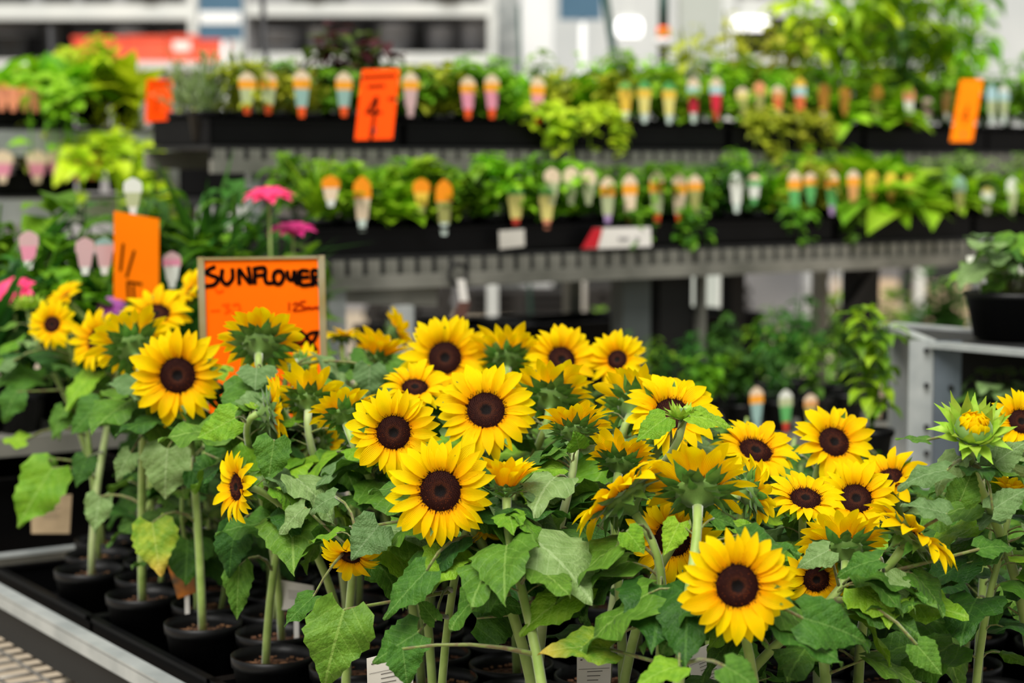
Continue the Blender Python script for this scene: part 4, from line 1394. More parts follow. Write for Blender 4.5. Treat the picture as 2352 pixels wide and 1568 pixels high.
def tag_row(rows, Y0, Z, bck, where, group, w=0.052, xdir=None, zpot=0.06):
    for i, (u, vt, vb, cols) in enumerate(rows):
        cols = cols.split()
        pt = onrack(u, vt, Y0 + bck)
        pb = onrack(u, vb, Y0 + bck)
        pb.z = min(pb.z, pt.z - 0.08)
        nm = lambda c: NAMEC.get(c, c)
        label = '%s tag with %s body and %s tip, %s from left on %s' % (nm(cols[1]), nm(cols[2]), nm(cols[3]), ordn(i), where)
        plant_tag(pt, pb, w, cols, label, group, xdir)

TOPT = [(568, 165, 262, 'cream orange sage tip'), (616, 165, 262, 'cream orange sage tip'), (693, 160, 270, 'cream orange teal tip'), (790, 165, 268, 'cream orange teal tip'), (943, 165, 268, 'cream orange rose rose'),
 (1075, 175, 272, 'cream orange pink tip'), (1130, 170, 272, 'cream orange pink tip'), (1235, 175, 284, 'cream orange pink tip'), (1437, 188, 275, 'green yellow yellow white'), (1480, 185, 282, 'green yellow paleyellow whitetip'), (1537, 188, 284, 'green yellow paleyellow whitetip'),
 (1593, 178, 282, 'cream blue red whitetip'), (1645, 178, 275, 'cream blue red redtip'), (1705, 200, 268, 'cream paleyellow olive olive'), (1745, 188, 262, 'peach tan olive olive'), (1787, 196, 268, 'cream tan rust paleyellow'), (1838, 178, 284, 'yellow blue rust whitetip'),
 (1893, 190, 278, 'brown brown brown lilac'), (1940, 200, 268, 'brown brown brown brown'), (2015, 195, 286, 'brown brown olive lilac'), (2088, 198, 282, 'tan peach white redtip'), (2132, 225, 270, 'rose rose rose white'), (2175, 205, 275, 'tan tan tan white'), (2278, 195, 284, 'blue blue sage whitetip'), (2306, 195, 284, 'white blue sage whitetip')]
MIDT = [(760, 403, 470, 'deeporange deeporange cream white'), (832, 405, 532, 'deeporange deeporange cream whitetip'), (968, 410, 490, 'deeporange deeporange yellow olive'), (1020, 412, 540, 'deeporange deeporange olive whitetip'), (1185, 428, 522, 'green paleyellow paleyellow redtip'), (1256, 428, 526, 'green paleyellow paleyellow peach'),
 (1268, 385, 470, 'cream cream sage sage'), (1312, 383, 470, 'cream cream sage sage'), (1352, 388, 470, 'cream cream sage sage'), (1396, 406, 518, 'cream orange sage lilac'), (1447, 400, 518, 'cream orange cream redtip'), (1509, 392, 518, 'cream orange sage tip'), (1560, 398, 518, 'cream orange cream tip'), (1596, 402, 490, 'cream orange olive olive'),
 (1692, 396, 488, 'white white white whitetip'), (1732, 400, 470, 'cream green white green'), (1825, 392, 500, 'cream orange green lilac'), (1862, 396, 470, 'cream orange green green'), (1911, 392, 494, 'cream orange green lilac'), (1960, 390, 480, 'cream orange tan peach'), (2003, 392, 465, 'yellow yellow yellow brown'), (2047, 396, 465, 'yellow yellow yellow brown'), (2090, 398, 460, 'yellow yellow yellow brown'),
 (2205, 405, 490, 'teal teal olive olive'), (2268, 430, 490, 'paleyellow white white white'), (2325, 408, 490, 'white white sage sage')]
tag_row(TOPT, R0, Z0, 0.03, 'top shelf', 'plant tags on the top shelf')
tag_row(MIDT, R1, Z1, 0.03, 'middle shelf', 'plant tags on the middle shelf')

# price strips clipped on the middle trays
def flat_card(name, quad, Y0, fw, m, label, group=None, parts=()):
    p = [onrack(u, v, Y0 - fw) for u, v in quad]
    c = (p[0] + p[2]) / 2
    root = empty(name, c, label, 'card', group)
    b = MB()
    n = D1 * 0.0008
    vs = [x - c + n for x in p] + [x - c - n for x in p]
    b.add(vs, [(3, 2, 1, 0), (4, 5, 6, 7), (0, 1, 5, 4), (1, 2, 6, 5), (2, 3, 7, 6), (3, 0, 4, 7)])
    ob('card', b.mesh('card', m, False), root)
    for nm, qd, mm in parts:
        b = MB()
        pp = [onrack(u, v, Y0 - fw - 0.003) - c for u, v in qd]
        b.add(pp, [(3, 2, 1, 0)])
        ob(nm, b.mesh(nm, mm, False), root)
    return root
M_GREYT = mat('grey_print', rgb(150, 146, 146), rough=0.6)
flat_card('price_card', [(1146, 530), (1204, 526), (1205, 565), (1148, 572)], R1, 0.02, M_PAPER, 'small blank white card on the middle shelf tray')
flat_card('price_card', [(1362, 524), (1494, 521), (1496, 566), (1350, 572)], R1, 0.02, M_WHITE, 'long white price strip with red arrow end on the middle shelf tray', None,
          [('red_end', [(1362, 524), (1385, 524), (1372, 570), (1335, 571)], M_RED), ('print', [(1420, 545), (1445, 545), (1445, 552), (1420, 553)], M_GREYT), ('print', [(1458, 545), (1470, 545), (1470, 552), (1458, 553)], M_GREYT)])

# orange price signs
orange_sign([(832, 160), (918, 158), (904, 318), (815, 320)], lambda i: 5.14 - (0.05 if i > 1 else 0), M_ORANGE2,
            [[(0.06, 0.115), (0.9, 0.1)], [(0.22, 0.25), (0.62, 0.24)], [(0.46, 0.40), (0.24, 0.62), (0.62, 0.62)], [(0.48, 0.42), (0.42, 0.98)], [(0.8, 0.43), (0.95, 0.43)]],
            'deep orange price sign marked 4 hanging on the top shelf', 0.09, Z0 + 0.012)
orange_sign([(2207, 183), (2258, 183), (2243, 325), (2182, 322)], lambda i: 6.42 - (0.05 if i > 1 else 0), M_ORANGE3, [[(0.55, 0.42), (0.35, 0.62), (0.7, 0.62)], [(0.56, 0.5), (0.48, 0.72)]],
            'narrow orange price sign hanging at the right end of the top shelf', 0.06, Z0 + 0.012)
orange_sign([(262, 484), (366, 502), (366, 684), (262, 684)], lambda i: 4.00 + (0.04 if i in (1, 2) else 0), M_ORANGE3,
            [[(0.2, 0.36), (0.14, 0.66)], [(0.44, 0.42), (0.28, 0.72)], [(0.3, 0.78), (0.6, 0.78)], [(0.3, 0.8), (0.32, 0.98)], [(0.42, 0.82), (0.44, 1.0)]],
            'tall orange price sign marked 4 among the dark green flowering plants', 0.055, 0.9)

#@@LEFTRACK
# ------------------------------------------------------------------ far left rack
RL = 7.35
ZL1, ZL2 = onrack(150, 292, RL).z, onrack(150, 448, RL).z
aL, eL = s_of(-260, RL), s_of(400, RL)
lk = rp((aL + eL) / 2, RL, 0.2, 0)
lrack = empty('display_rack', lk, 'far galvanised two-tier rack of lime-green plants at the left edge', 'rack')
for Z in (ZL1, ZL2):
    b = MB()
    b.box(rp((aL + eL) / 2, RL, 0.2, Z - 0.006), D2 * ((eL - aL) / 2), BK * 0.2, ZU * 0.005)
    rpart('shelf_deck', b, M_DARK, lrack, lk)
    b = MB()
    b.box(rp((aL + eL) / 2, RL, 0.0, Z - 0.055), D2 * ((eL - aL) / 2), BK * 0.012, ZU * 0.042)
    rpart('front_rail', b, M_GALV, lrack, lk)
for s, bk_, m_, w in ((eL - 0.06, -0.02, M_GALV, 0.055), (eL + 0.02, 0.0, M_LEGB, 0.05), (eL + 0.1, 0.36, M_GALV, 0.03), (aL + 0.05, 0, M_GALV, 0.05)):
    b = MB()
    z = onrack(370, 318, RL).z
    b.box(rp(s, RL, bk_, z / 2), D2 * w, BK * 0.03, ZU * (z / 2))
    rpart('leg', b, m_, lrack, lk)
n = 0
for Z, nm in ((ZL1, 'upper'), (ZL2, 'lower')):
    for i in range(int((eL - aL - 0.1) / 0.615)):
        o = ob('seedling_tray', BT, None, frame(rp(aL + 0.33 + i * 0.615, RL, 0.2, Z), D2, ZU))
        tag(o, 'black tray on the %s tier of the far left rack, %s from the left' % (nm, ordn(i)), 'tray', 'black trays on the far left rack')
upL = pick([(90, [('lettuce', 'lime', 1.2), ('lettuce', 'fresh', 1.2)]), (230, [('lettuce', 'fresh', 1.35), ('lettuce', 'lime', 1.25), ('trail', 'fresh', 1.4)]), (420, [('basil', 'lime', 1.25), ('lettuce', 'lime', 1.25)]), (9999, [('feather', 'grey', 1.3), ('herb', 'mid', 1.2)])])
loL = pick([(220, [('herb', 'olive', 1.0), ('herb', 'lime', 1.0)]), (9999, [('trail', 'lime', 2.3), ('feather', 'lime', 1.9)])])
plant_row(RL, ZL1, 0.11, spaced(-60, 340, RL, 0.115), upL, 'far left upper tier front row', 'plants on the far left rack')
plant_row(RL, ZL1, 0.29, spaced(-40, 350, RL, 0.12), upL, 'far left upper tier back row', 'plants on the far left rack')
plant_row(RL, ZL2, 0.11, spaced(-60, 318, RL, 0.11), loL, 'far left lower tier', 'plants on the far left rack')
tag_row([(4, 188, 255, 'yellow peach peach peach'), (30, 200, 255, 'peach peach peach peach'), (56, 196, 255, 'yellow peach peach peach'), (82, 190, 258, 'yellow peach peach peach')], RL, ZL1, -0.03, 'upper left tier', 'plant tags on the far left rack', 0.05)
tag_row([(6, 345, 420, 'cream cream pink cream'), (85, 345, 420, 'cream cream pink cream'), (134, 342, 420, 'cream cream pink peach'), (180, 352, 415, 'peach peach rust peach'), (212, 348, 412, 'peach peach rust peach')], RL, ZL2, -0.03, 'lower left tier', 'plant tags on the far left rack', 0.07)
orange_sign([(337, 182), (397, 182), (392, 274), (334, 282)], lambda i: 6.15, M_ORANGE2, [[(0.1, 0.12), (0.9, 0.1)], [(0.4, 0.45), (0.38, 0.8)]], 'small orange price sign on the far left rack', 0.06, ZL1 + 0.012)
# black crates added beside it to fill a dark void
for i, (u0, u1, v0, v1, Y) in enumerate(((444, 592, 335, 445, 6.35), (450, 588, 268, 333, 6.35))):
    p, q_ = at(u0, v1, Y), at(u1, v0, Y)
    b = MB()
    c = (p + q_) / 2
    hx, hz = (q_.x - p.x) / 2, (q_.z - p.z) / 2
    for sg in (-1, 1):
        b.box((sg * hx, 0, 0), (0.006, 0, 0), (0, 0.2, 0), (0, 0, hz))
        b.box((0, sg * 0.2, 0), (hx, 0, 0), (0, 0.006, 0), (0, 0, hz))
        b.box((sg * hx * 0.4, -0.206, 0), (0.012, 0, 0), (0, 0.006, 0), (0, 0, hz))
    b.box((0, 0, -hz), (hx, 0, 0), (0, 0.2, 0), (0, 0, 0.006))
    o = ob('plastic_crate', b.mesh('plastic_crate', M_TRAY, False), None, Matrix.Translation(c))
    tag(o, ('lower' if i == 0 else 'upper') + ' black plastic crate added for the dark void left of the display rack', 'crate')
cst = empty('crate_stand', (at(519, 450, 6.3).x, 6.3, 0), 'dark steel stand under the added black crates at the left end of the display rack', 'stand')
zt = at(500, 447, 6.35).z
b = MB()
b.box((0, 0.05, zt - 0.02), (0.13, 0, 0), (0, 0.22, 0), (0, 0, 0.014))
ob('top', b.mesh('top', M_DARK, False), cst)
b = MB()
b.box((0, 0, 0), (0.015, 0, 0), (0, 0.015, 0), (0, 0, (zt - 0.034) / 2))
lm = b.mesh('leg', M_DARK, False)
for sx in (-1, 1):
    for sy in (-1, 1):
        ob('leg', lm, cst, Matrix.Translation((sx * 0.11, 0.05 + sy * 0.19, (zt - 0.034) / 2)))

#@@FLOWERBENCH
# ------------------------------------------------------------------ bench of dark green flowering plants, left behind the sunflowers
BZ = 0.93
BY = 4.75
fa, fe = s_of(-200, BY), s_of(770, BY)
fk = rp((fa + fe) / 2, BY, 0.3, 0)
fb = empty('plant_bench', fk, 'grey steel bench holding pink-flowering plants behind the sunflowers at left', 'bench')
b = MB()
b.box(rp((fa + fe) / 2, BY, 0.22, BZ - 0.02), D2 * ((fe - fa) / 2), BK * 0.27, ZU * 0.02)
rpart('top', b, M_GALVD, fb, fk)
for s in (fa + 0.05, (fa + fe) / 2, fe - 0.05):
    for bb in (-0.02, 0.46):
        b = MB()
        b.box(rp(s, BY, bb, (BZ - 0.04) / 2), D2 * 0.02, BK * 0.02, ZU * ((BZ - 0.04) / 2))
        rpart('leg', b, M_GALVD, fb, fk)
b = MB()
b.box(rp((fa + fe) / 2, BY, 0.22, 0.60), D2 * ((fe - fa) / 2), BK * 0.25, ZU * 0.01)
rpart('lower_shelf', b, M_DARK, fb, fk)  # dark shelf and its crates added to hide the bright floor
cm = MB()
for sg in (-1, 1):
    cm.box((sg * 0.19, 0, 0.11), (0.006, 0, 0), (0, 0.18, 0), (0, 0, 0.11))
    cm.box((0, sg * 0.18, 0.11), (0.19, 0, 0), (0, 0.006, 0), (0, 0, 0.11))
    cm.box((0, sg * 0.19, 0.21), (0.2, 0, 0), (0, 0.008, 0), (0, 0, 0.01))
cm.box((0, 0, 0.006), (0.19, 0, 0), (0, 0.18, 0), (0, 0, 0.006))
cme = cm.mesh('plastic_crate', M_TRAY, False)
nc = int((fe - fa - 0.1) / 0.42)
for i in range(nc):
    for j, zc_ in enumerate((0.61,)):
        o = ob('plastic_crate', cme, None, frame(rp(fa + 0.28 + i * 0.42, BY, 0.22, zc_), D2, ZU))
        tag(o, 'added black plastic crate on the lower shelf of the flower bench, %s from left' % ordn(i), 'crate', 'black crates added to darken under the flower bench')
idx = 0
for bb in (0.06, 0.22, 0.38):
    for i, u in enumerate(spaced(-40, 745, BY, 0.115)):
        st, tn, sc = [('strap', 'deep', 2.3), ('tall', 'deep', 0.92), ('basil', 'mid', 1.9), ('tall', 'mid', 0.85)][(i + idx) % 4]
        s = s_of(u, BY) + R.uniform(-0.02, 0.02)
        hz = (0.85, 1.0, 1.12)[idx] * (1.14 if u > 380 else 1.0)
        bplant(rp(s, BY, bb, BZ), st, tn, sc * hz * R.uniform(0.9, 1.15), R.uniform(0, 6), '%s %s in flower bench %s row, %s from left' % (TONE[tn], NOUN[st], ['front', 'centre', 'back'][idx], ordn(i)), 'green plants on the flower bench')
    idx += 1
def flower(u, v, Y, Dp, m, n, np_, label, wide=0.5, foot=None):
    P = at(u, v, Y)
    D = Dp * Y / F
    root = empty('flowering_plant', (P.x, P.y + 0.02, BZ), label, 'flower', 'pink and purple flowers on the flower bench')
    ob('pot', SPOT, root)
    o = root.location
    n = Vector(n).normalized()
    b = MB()
    mid = Vector((0, 0, (P.z - BZ) * 0.6))
    b.tube([(0, 0, 0.07), mid, P - o - n * 0.004], [0.004, 0.0035, 0.003], 7)
    ob('stem', b.mesh('stem', M_STEM, True), root)
    hb = MB()
    hb.lathe([(0.001, 0.006), (D * 0.1, 0.004), (D * 0.14, -0.002), (0.003, -0.012)], 12)
    fm = frame(P - o, n.cross(Vector((0.1, 0.2, 1))), n)
    hd = ob('flower_head', hb.mesh('flower_head', m, True), root, fm)
    for row in (0, 1):
        for k_ in range(np_):
            a = 2 * math.pi * (k_ + 0.5 * row) / np_ + R.uniform(-0.1, 0.1)
            pm = MB()
            bleaf(pm, Vector((0, 0, 0)), Vector((1, 0, 0.15 + 0.3 * row)), ZU, D * 0.44 * (1 - 0.2 * row), D * wide * 0.4, 0, R.uniform(0.1, 0.3))
            ob('petal', pm.mesh('petal', m, True), hd, Matrix.Rotation(a, 4, 'Z') @ Matrix.Translation((D * 0.07, 0, 0)))
    return root
flower(618, 452, 4.34, 125, M_PINKF, (0, -0.25, 1), 9, 'bright pink daisy-like flower left of the middle shelf, upper of two')
flower(672, 530, 4.40, 120, M_MAGF, (0.0, -0.2, 1), 8, 'magenta flower with open petals left of the middle shelf, lower of two')
flower(30, 672, 4.03, 110, M_PINKF, (-0.2, -0.6, 0.8), 8, 'magenta flower at the far left edge above the sunflower bud', 0.8)
flower(255, 705, 4.12, 70, M_PURF, (0, -0.7, 0.7), 9, 'small purple flower above the left-turned sunflower', 0.8)
tag_row([(66, 530, 612, 'rose rose pink white'), (195, 545, 602, 'rose rose rose white'), (240, 545, 618, 'teal rose rose white'), (305, 408, 470, 'white white sage white'), (395, 578, 642, 'rose pink white white')], BY - 0.12, BZ, -0.02, 'flower bench', 'plant tags on the flower bench', 0.042)

#@@RIGHT
# ------------------------------------------------------------------ low bench with dark green tomatoes under the rack, right
TY = 4.45
TZ = 0.80
ta, te = s_of(1640, TY), s_of(2120, TY)
tk_ = rp((ta + te) / 2, TY, 0.25, 0)
tb = empty('plant_bench', tk_, 'low grey bench of dark green vegetable seedlings under the display rack', 'bench')
b = MB()
b.box(rp((ta + te) / 2, TY, 0.25, TZ - 0.02), D2 * ((te - ta) / 2 + 0.03), BK * 0.27, ZU * 0.02)
rpart('top', b, M_GALVD, tb, tk_)
for s in (ta, te):
    for bb in (0.0, 0.5):
        b = MB()
        b.box(rp(s, TY, bb, (TZ - 0.04) / 2), D2 * 0.02, BK * 0.02, ZU * ((TZ - 0.04) / 2))
        rpart('leg', b, M_GALVD, tb, tk_)
for r_, bb in enumerate((0.05, 0.22, 0.40)):
    for i, u in enumerate(spaced(1650, 2090, TY, 0.13)):
        sc = 0.42 if u < 1850 else 0.55
        if r_ == 2:
            sc *= 1.1
        bplant(rp(s_of(u, TY), TY, bb, TZ), 'tall' if u > 1750 or r_ else 'basil', 'deep' if (i + r_) % 3 else 'mid', sc * R.uniform(0.9, 1.1) * (1.0 if u > 1750 or r_ else 2.2), R.uniform(0, 6), '%s vegetable seedling in low bench %s row, %s from left' % ('dark green' if (i + r_) % 3 else 'mid-green', ['front', 'centre', 'back'][r_], ordn(i)), 'vegetable seedlings on the low bench')
bplant(Vector((at(2000, 1100, 4.0).x, 4.0, 0.86)), 'tall', 'fresh', 0.72, 1.0, 'tall bright leafy seedling beside the galvanised corner post', None)
st_ = empty('plant_stand', (at(2000, 1100, 4.0).x, 4.0, 0), 'small grey stand under the tall seedling by the corner post', 'stand')
b = MB()
b.box((0, 0, 0.845), (0.13, 0, 0), (0, 0.1, 0), (0, 0, 0.014))
ob('top', b.mesh('top', M_GALVD, False), st_)
b = MB()
b.box((0, 0, 0.415), (0.03, 0, 0), (0, 0.03, 0), (0, 0, 0.415))
ob('leg', b.mesh('leg', M_GALVD, False), st_)
tag_row([(1738, 888, 985, 'cream orange teal teal'), (1805, 895, 990, 'white sage green redtip'), (1862, 905, 980, 'cream tan olive olive')], TY - 0.10, TZ, 0.0, 'low bench', 'plant tags on the low bench', 0.045)
tag_row([(2020, 880, 950, 'cream cream cream cream')], 3.6, TZ, 0.0, 'seedling stand', None, 0.035)

# black crates added behind the low bench to darken the sunlit floor
cm = MB()
for sg in (-1, 1):
    cm.box((sg * 0.22, 0, 0.17), (0.006, 0, 0), (0, 0.16, 0), (0, 0, 0.17))
    cm.box((0, sg * 0.16, 0.17), (0.22, 0, 0), (0, 0.006, 0), (0, 0, 0.17))
    cm.box((0, sg * 0.168, 0.325), (0.225, 0, 0), (0, 0.006, 0), (0, 0, 0.012))
    cm.box((sg * 0.1, -0.168, 0.16), (0.012, 0, 0), (0, 0.004, 0), (0, 0, 0.15))
cm.box((0, 0, 0.006), (0.22, 0, 0), (0, 0.16, 0), (0, 0, 0.006))
cme2 = cm.mesh('plastic_crate', M_TRAY, False)
for i in range(3):
    for j in range(3):
        o = ob('plastic_crate', cme2, None, frame(rp(ta - 0.05 + i * 0.47, TY, 1.22, j * 0.342), D2, ZU))
        tag(o, 'added darkening black crate %s in stack behind the low bench, %s from left' % (['on the floor', 'in the middle', 'on top'][j], ordn(i)), 'crate', 'black crates added to darken behind the low bench')

# galvanised corner post and its bench at the right
def px_box(mb, u0, u1, v0, v1, Y, dep, mi=0):
    p, q_ = at(u0, v1, Y), at(u1, v0, Y)
    mb.box(((p.x + q_.x) / 2, Y + dep / 2, (p.z + q_.z) / 2), ((q_.x - p.x) / 2, 0, 0), (0, dep / 2, 0), (0, 0, (q_.z - p.z) / 2), mi)
GY = 3.85
gx = at(2150, 900, GY)
gb = empty('plant_bench', (gx.x, GY, 0), 'galvanised bench end with bolted corner post at the right edge', 'bench')
g0 = gb.location.copy()
ztop = at(2150, 782, GY).z
def gpart(name, mb, m, smooth=False):
    mb.v = [tuple(Vector(p) - g0) for p in mb.v]
    return ob(name, mb.mesh(name, m, smooth), gb)
xl, xm, xr = at(2088, 800, GY).x, at(2143, 800, GY).x, at(2205, 800, GY).x
b = MB()
b.box(((xl + xm) / 2, GY, ztop / 2), ((xm - xl) / 2, 0, 0), (0, 0.0025, 0), (0, 0, ztop / 2))
b.box((xm, GY + 0.03, ztop / 2), (0.0025, 0, 0), (0, 0.03, 0), (0, 0, ztop / 2))
gpart('corner_post', b, M_GALV)
b = MB()
b.box(((xm + xr) / 2 + 0.002, GY - 0.004, ztop - 0.18), ((xr - xm) / 2, 0, 0), (0, 0.0025, 0), (0, 0, 0.18))
gpart('gusset_plate', b, mat('blue_steel', rgb(104, 114, 122), rgb(84, 92, 100), scale=6, rough=0.5, metal=0.4))
bolt = MB()
bolt.lathe([(0.001, 0.005), (0.005, 0.005), (0.0065, 0.003), (0.0065, 0)], 6)
bm_ = bolt.mesh('bolt', M_DARK, False)
for (u, v) in ((2128, 805), (2188, 800), (2184, 890), (2128, 885), (2128, 980), (2128, 1040)):
    p = at(u, v, GY - 0.008) - g0
    ob('bolt', bm_, gb, Matrix.Translation(p) @ Matrix.Rotation(math.pi / 2, 4, 'X'))
b = MB()
e_ = at(2800, 860, 3.35)
s_ = Vector((xm, GY, ztop - 0.008))
b.bar(s_, Vector((e_.x, e_.y, ztop - 0.008)), 0.03, 0.012)
b.bar(s_ + Vector((0, 0.5, 0)), Vector((e_.x, e_.y + 0.5, ztop - 0.008)), 0.03, 0.012)
b.bar(s_, s_ + Vector((0, 0.5, 0)), 0.03, 0.012)
gpart('top_rail', b, M_GALV)
b = MB()
m0 = (s_ + Vector((e_.x, e_.y, s_.z))) / 2
b.box(m0 + Vector((0, 0.25, -0.004)), (Vector((e_.x, e_.y, s_.z)) - s_) / 2, (0, 0.24, 0), (0, 0, 0.004))
gpart('deck', b, M_DARK)
b = MB()
b.box((e_.x - 0.02, e_.y, (ztop - 0.02) / 2), (0.02, 0, 0), (0, 0.02, 0), (0, 0, (ztop - 0.02) / 2))
b.box((e_.x - 0.02, e_.y + 0.48, (ztop - 0.02) / 2), (0.02, 0, 0), (0, 0.02, 0), (0, 0, (ztop - 0.02) / 2))
b.box((xm + 0.03, GY + 0.48, (ztop - 0.02) / 2), (0.02, 0, 0), (0, 0.02, 0), (0, 0, (ztop - 0.02) / 2))
gpart('leg', b, M_GALV)
b = MB()
lo = 0.86
b.box(m0 + Vector((0.03, 0.25, lo - m0.z)), (Vector((e_.x, e_.y, s_.z)) - s_) / 2 * 0.9, (0, 0.22, 0), (0, 0, 0.006))
gpart('lower_shelf', b, M_DARK)
b = MB()
dv = Vector((e_.x, e_.y, s_.z)) - s_
b.box(s_ + dv * 0.5 + Vector((0.03, 0.47, -0.16)), dv * 0.45, (0, 0.004, 0), (0, 0, 0.14))
gpart('back_panel', b, M_LEGB)
# black tub with heart-leaved plants on it
tp = at(2330, 770, 3.95)
tub = MB()
tub.lathe([(0.001, 0), (0.085, 0), (0.102, 0.085), (0.108, 0.087), (0.108, 0.097), (0.1, 0.098), (0.095, 0.08), (0.001, 0.075)], 24)
tubm = tub.mesh('pot', M_POT, True)
def potbig(p, nm, label, tones, seed):
    root = empty('potted_plant', p, label, 'potted plant')
    ob('pot', tubm, root)
    q = random.Random(seed)
    for i in range(34):
        a, rr, hh = q.uniform(0, 6.28), q.uniform(0.02, 0.12), q.uniform(0.06, 0.17)
        base = Vector((math.cos(a) * rr, math.sin(a) * rr, 0.05 + hh))
        h = Vector((math.cos(a), math.sin(a), q.uniform(-0.7, 0.2)))
        ob('leaf', q.choice(LEAVES[q.choice(tones)]), root, frame(base, h, ZU) @ S(q.uniform(0.06, 0.095)))
        pm = frame(Vector((0, 0, 0.07)), base - Vector((0, 0, 0.07)), ZU) @ S((base - Vector((0, 0, 0.07))).length, 0.04, 0.04)
        ob('petiole', PETIOLES[0], root, pm)
    return root
potbig(Vector((tp.x, 3.95, ztop - 0.002)), 'a', 'heart-leaved pale green plant in black tub on the galvanised bench', 'gllm', 5)
lp = at(2310, 900, 3.9)
potbig(Vector((lp.x, 3.86, lo + 0.006)), 'b', 'grey-green plant in black tub on the lower shelf of the galvanised bench', 'ggm', 6)
for i, (quad, lb) in enumerate((([(2220, 588), (2268, 586), (2277, 640), (2229, 641)], 'left'), ([(2310, 588), (2368, 585), (2378, 650), (2322, 650)], 'right'))):
    p = [at(u, v, 3.98) for u, v in quad]
    c = (p[2] + p[3]) / 2
    root = empty('info_card', (c.x, c.y, ztop + 0.08), 'blank white card on a stake above the heart-leaved plant, %s of two' % lb, 'card', 'white cards above the heart-leaved plant')
    b = MB()
    o = root.location
    vs = [x - o for x in p] + [x - o + Vector((0, 0.0015, 0)) for x in p]
    b.add(vs, [(3, 2, 1, 0), (4, 5, 6, 7), (0, 1, 5, 4), (1, 2, 6, 5), (2, 3, 7, 6), (3, 0, 4, 7)])
    ob('card', b.mesh('card', M_WHITE, False), root)
    b = MB()
    b.tube([(0, 0.004, 0), c - o + Vector((0, 0.004, 0.02))], 0.003, 6)
    ob('stake', b.mesh('stake', M_WHITE, True), root)

#@@PAPERS
# ------------------------------------------------------------------ printed cards standing in the sunflower pots
def print_card(quad, Y, label, m, lines, name='care_card'):
    p = [at(u, v, Y) for u, v in quad]
    c = (p[2] + p[3]) / 2
    root = empty(name, (c.x, c.y, SOILZ - 0.01), label, 'card', 'printed cards in the sunflower pots')
    o = root.location
    b = MB()
    vs = [x - o for x in p] + [x - o + Vector((0, 0.001, 0)) for x in p]
    b.add(vs, [(3, 2, 1, 0), (4, 5, 6, 7), (0, 1, 5, 4), (1, 2, 6, 5), (2, 3, 7, 6), (3, 0, 4, 7)])
    ob('card', b.mesh('card', m, False), root)
    e = lambda x, y: p[0].lerp(p[1], x).lerp(p[3].lerp(p[2], x), y) - o + Vector((0, -0.0008, 0))
    b = MB()
    for x0, x1, y0, y1 in lines:
        b.add([e(x0, y0), e(x1, y0), e(x1, y1), e(x0, y1)], [(3, 2, 1, 0)])
    ob('print', b.mesh('print', M_GREYP, False), root)
    if (c.z - o.z) > 0.03:
        b = MB()
        b.bar(Vector((0, 0.003, 0)), c - o + Vector((0, 0.003, 0.01)), 0.008, 0.002, side=Vector((1, 0, 0)))
        ob('stake', b.mesh('stake', M_WHITE, False), root)
    return root
M_GREYP = mat('print_ink', rgb(70, 64, 58), rough=0.7)
TXT = [(0.1, 0.16, 0.1, 0.12)] + [(0.3, 0.75 - 0.06 * (k_ % 3), 0.3 + 0.07 * k_, 0.311 + 0.07 * k_) for k_ in range(9)] + [(0.05, 0.95, 0.26, 0.266), (0.75, 0.82, 0.02, 0.1)]
print_card([(842, 1512), (948, 1485), (950, 1640), (846, 1650)], 2.42, 'white printed care card with small text among the middle stems', M_PAPER, TXT)
print_card([(1325, 1500), (1405, 1495), (1400, 1640), (1325, 1640)], 2.40, 'white printed care card behind the yellowing leaf', M_PAPER, TXT)
print_card([(1575, 1500), (1650, 1470), (1680, 1580), (1600, 1610)], 2.42, 'white printed care card left of the largest sunflower stem', M_PAPER, TXT)
print_card([(635, 1330), (720, 1345), (720, 1400), (640, 1400)], 2.95, 'pale grey care card behind the left-centre stems', M_PAPER, TXT[:6])
print_card([(70, 1140), (165, 1135), (160, 1225), (72, 1225)], 3.78, 'kraft-brown care card behind the far left stems', mat('kraft_card', rgb(172, 150, 118), rgb(150, 130, 100), scale=20, rough=0.8), TXT[:6])
print_card([(2165, 1150), (2215, 1110), (2240, 1160), (2190, 1190)], 2.75, 'white care card with pink corner behind the tall bud stem', mat('pink_print', rgb(240, 120, 130), rgb(246, 232, 226), scale=14, rough=0.5), [])
print_card([(385, 1300), (440, 1275), (450, 1360), (408, 1375)], 3.1, 'clear-edged care card with orange flower print in a black pot', mat('flower_print', rgb(190, 110, 20), rgb(70, 60, 40), scale=30, rough=0.4), [])

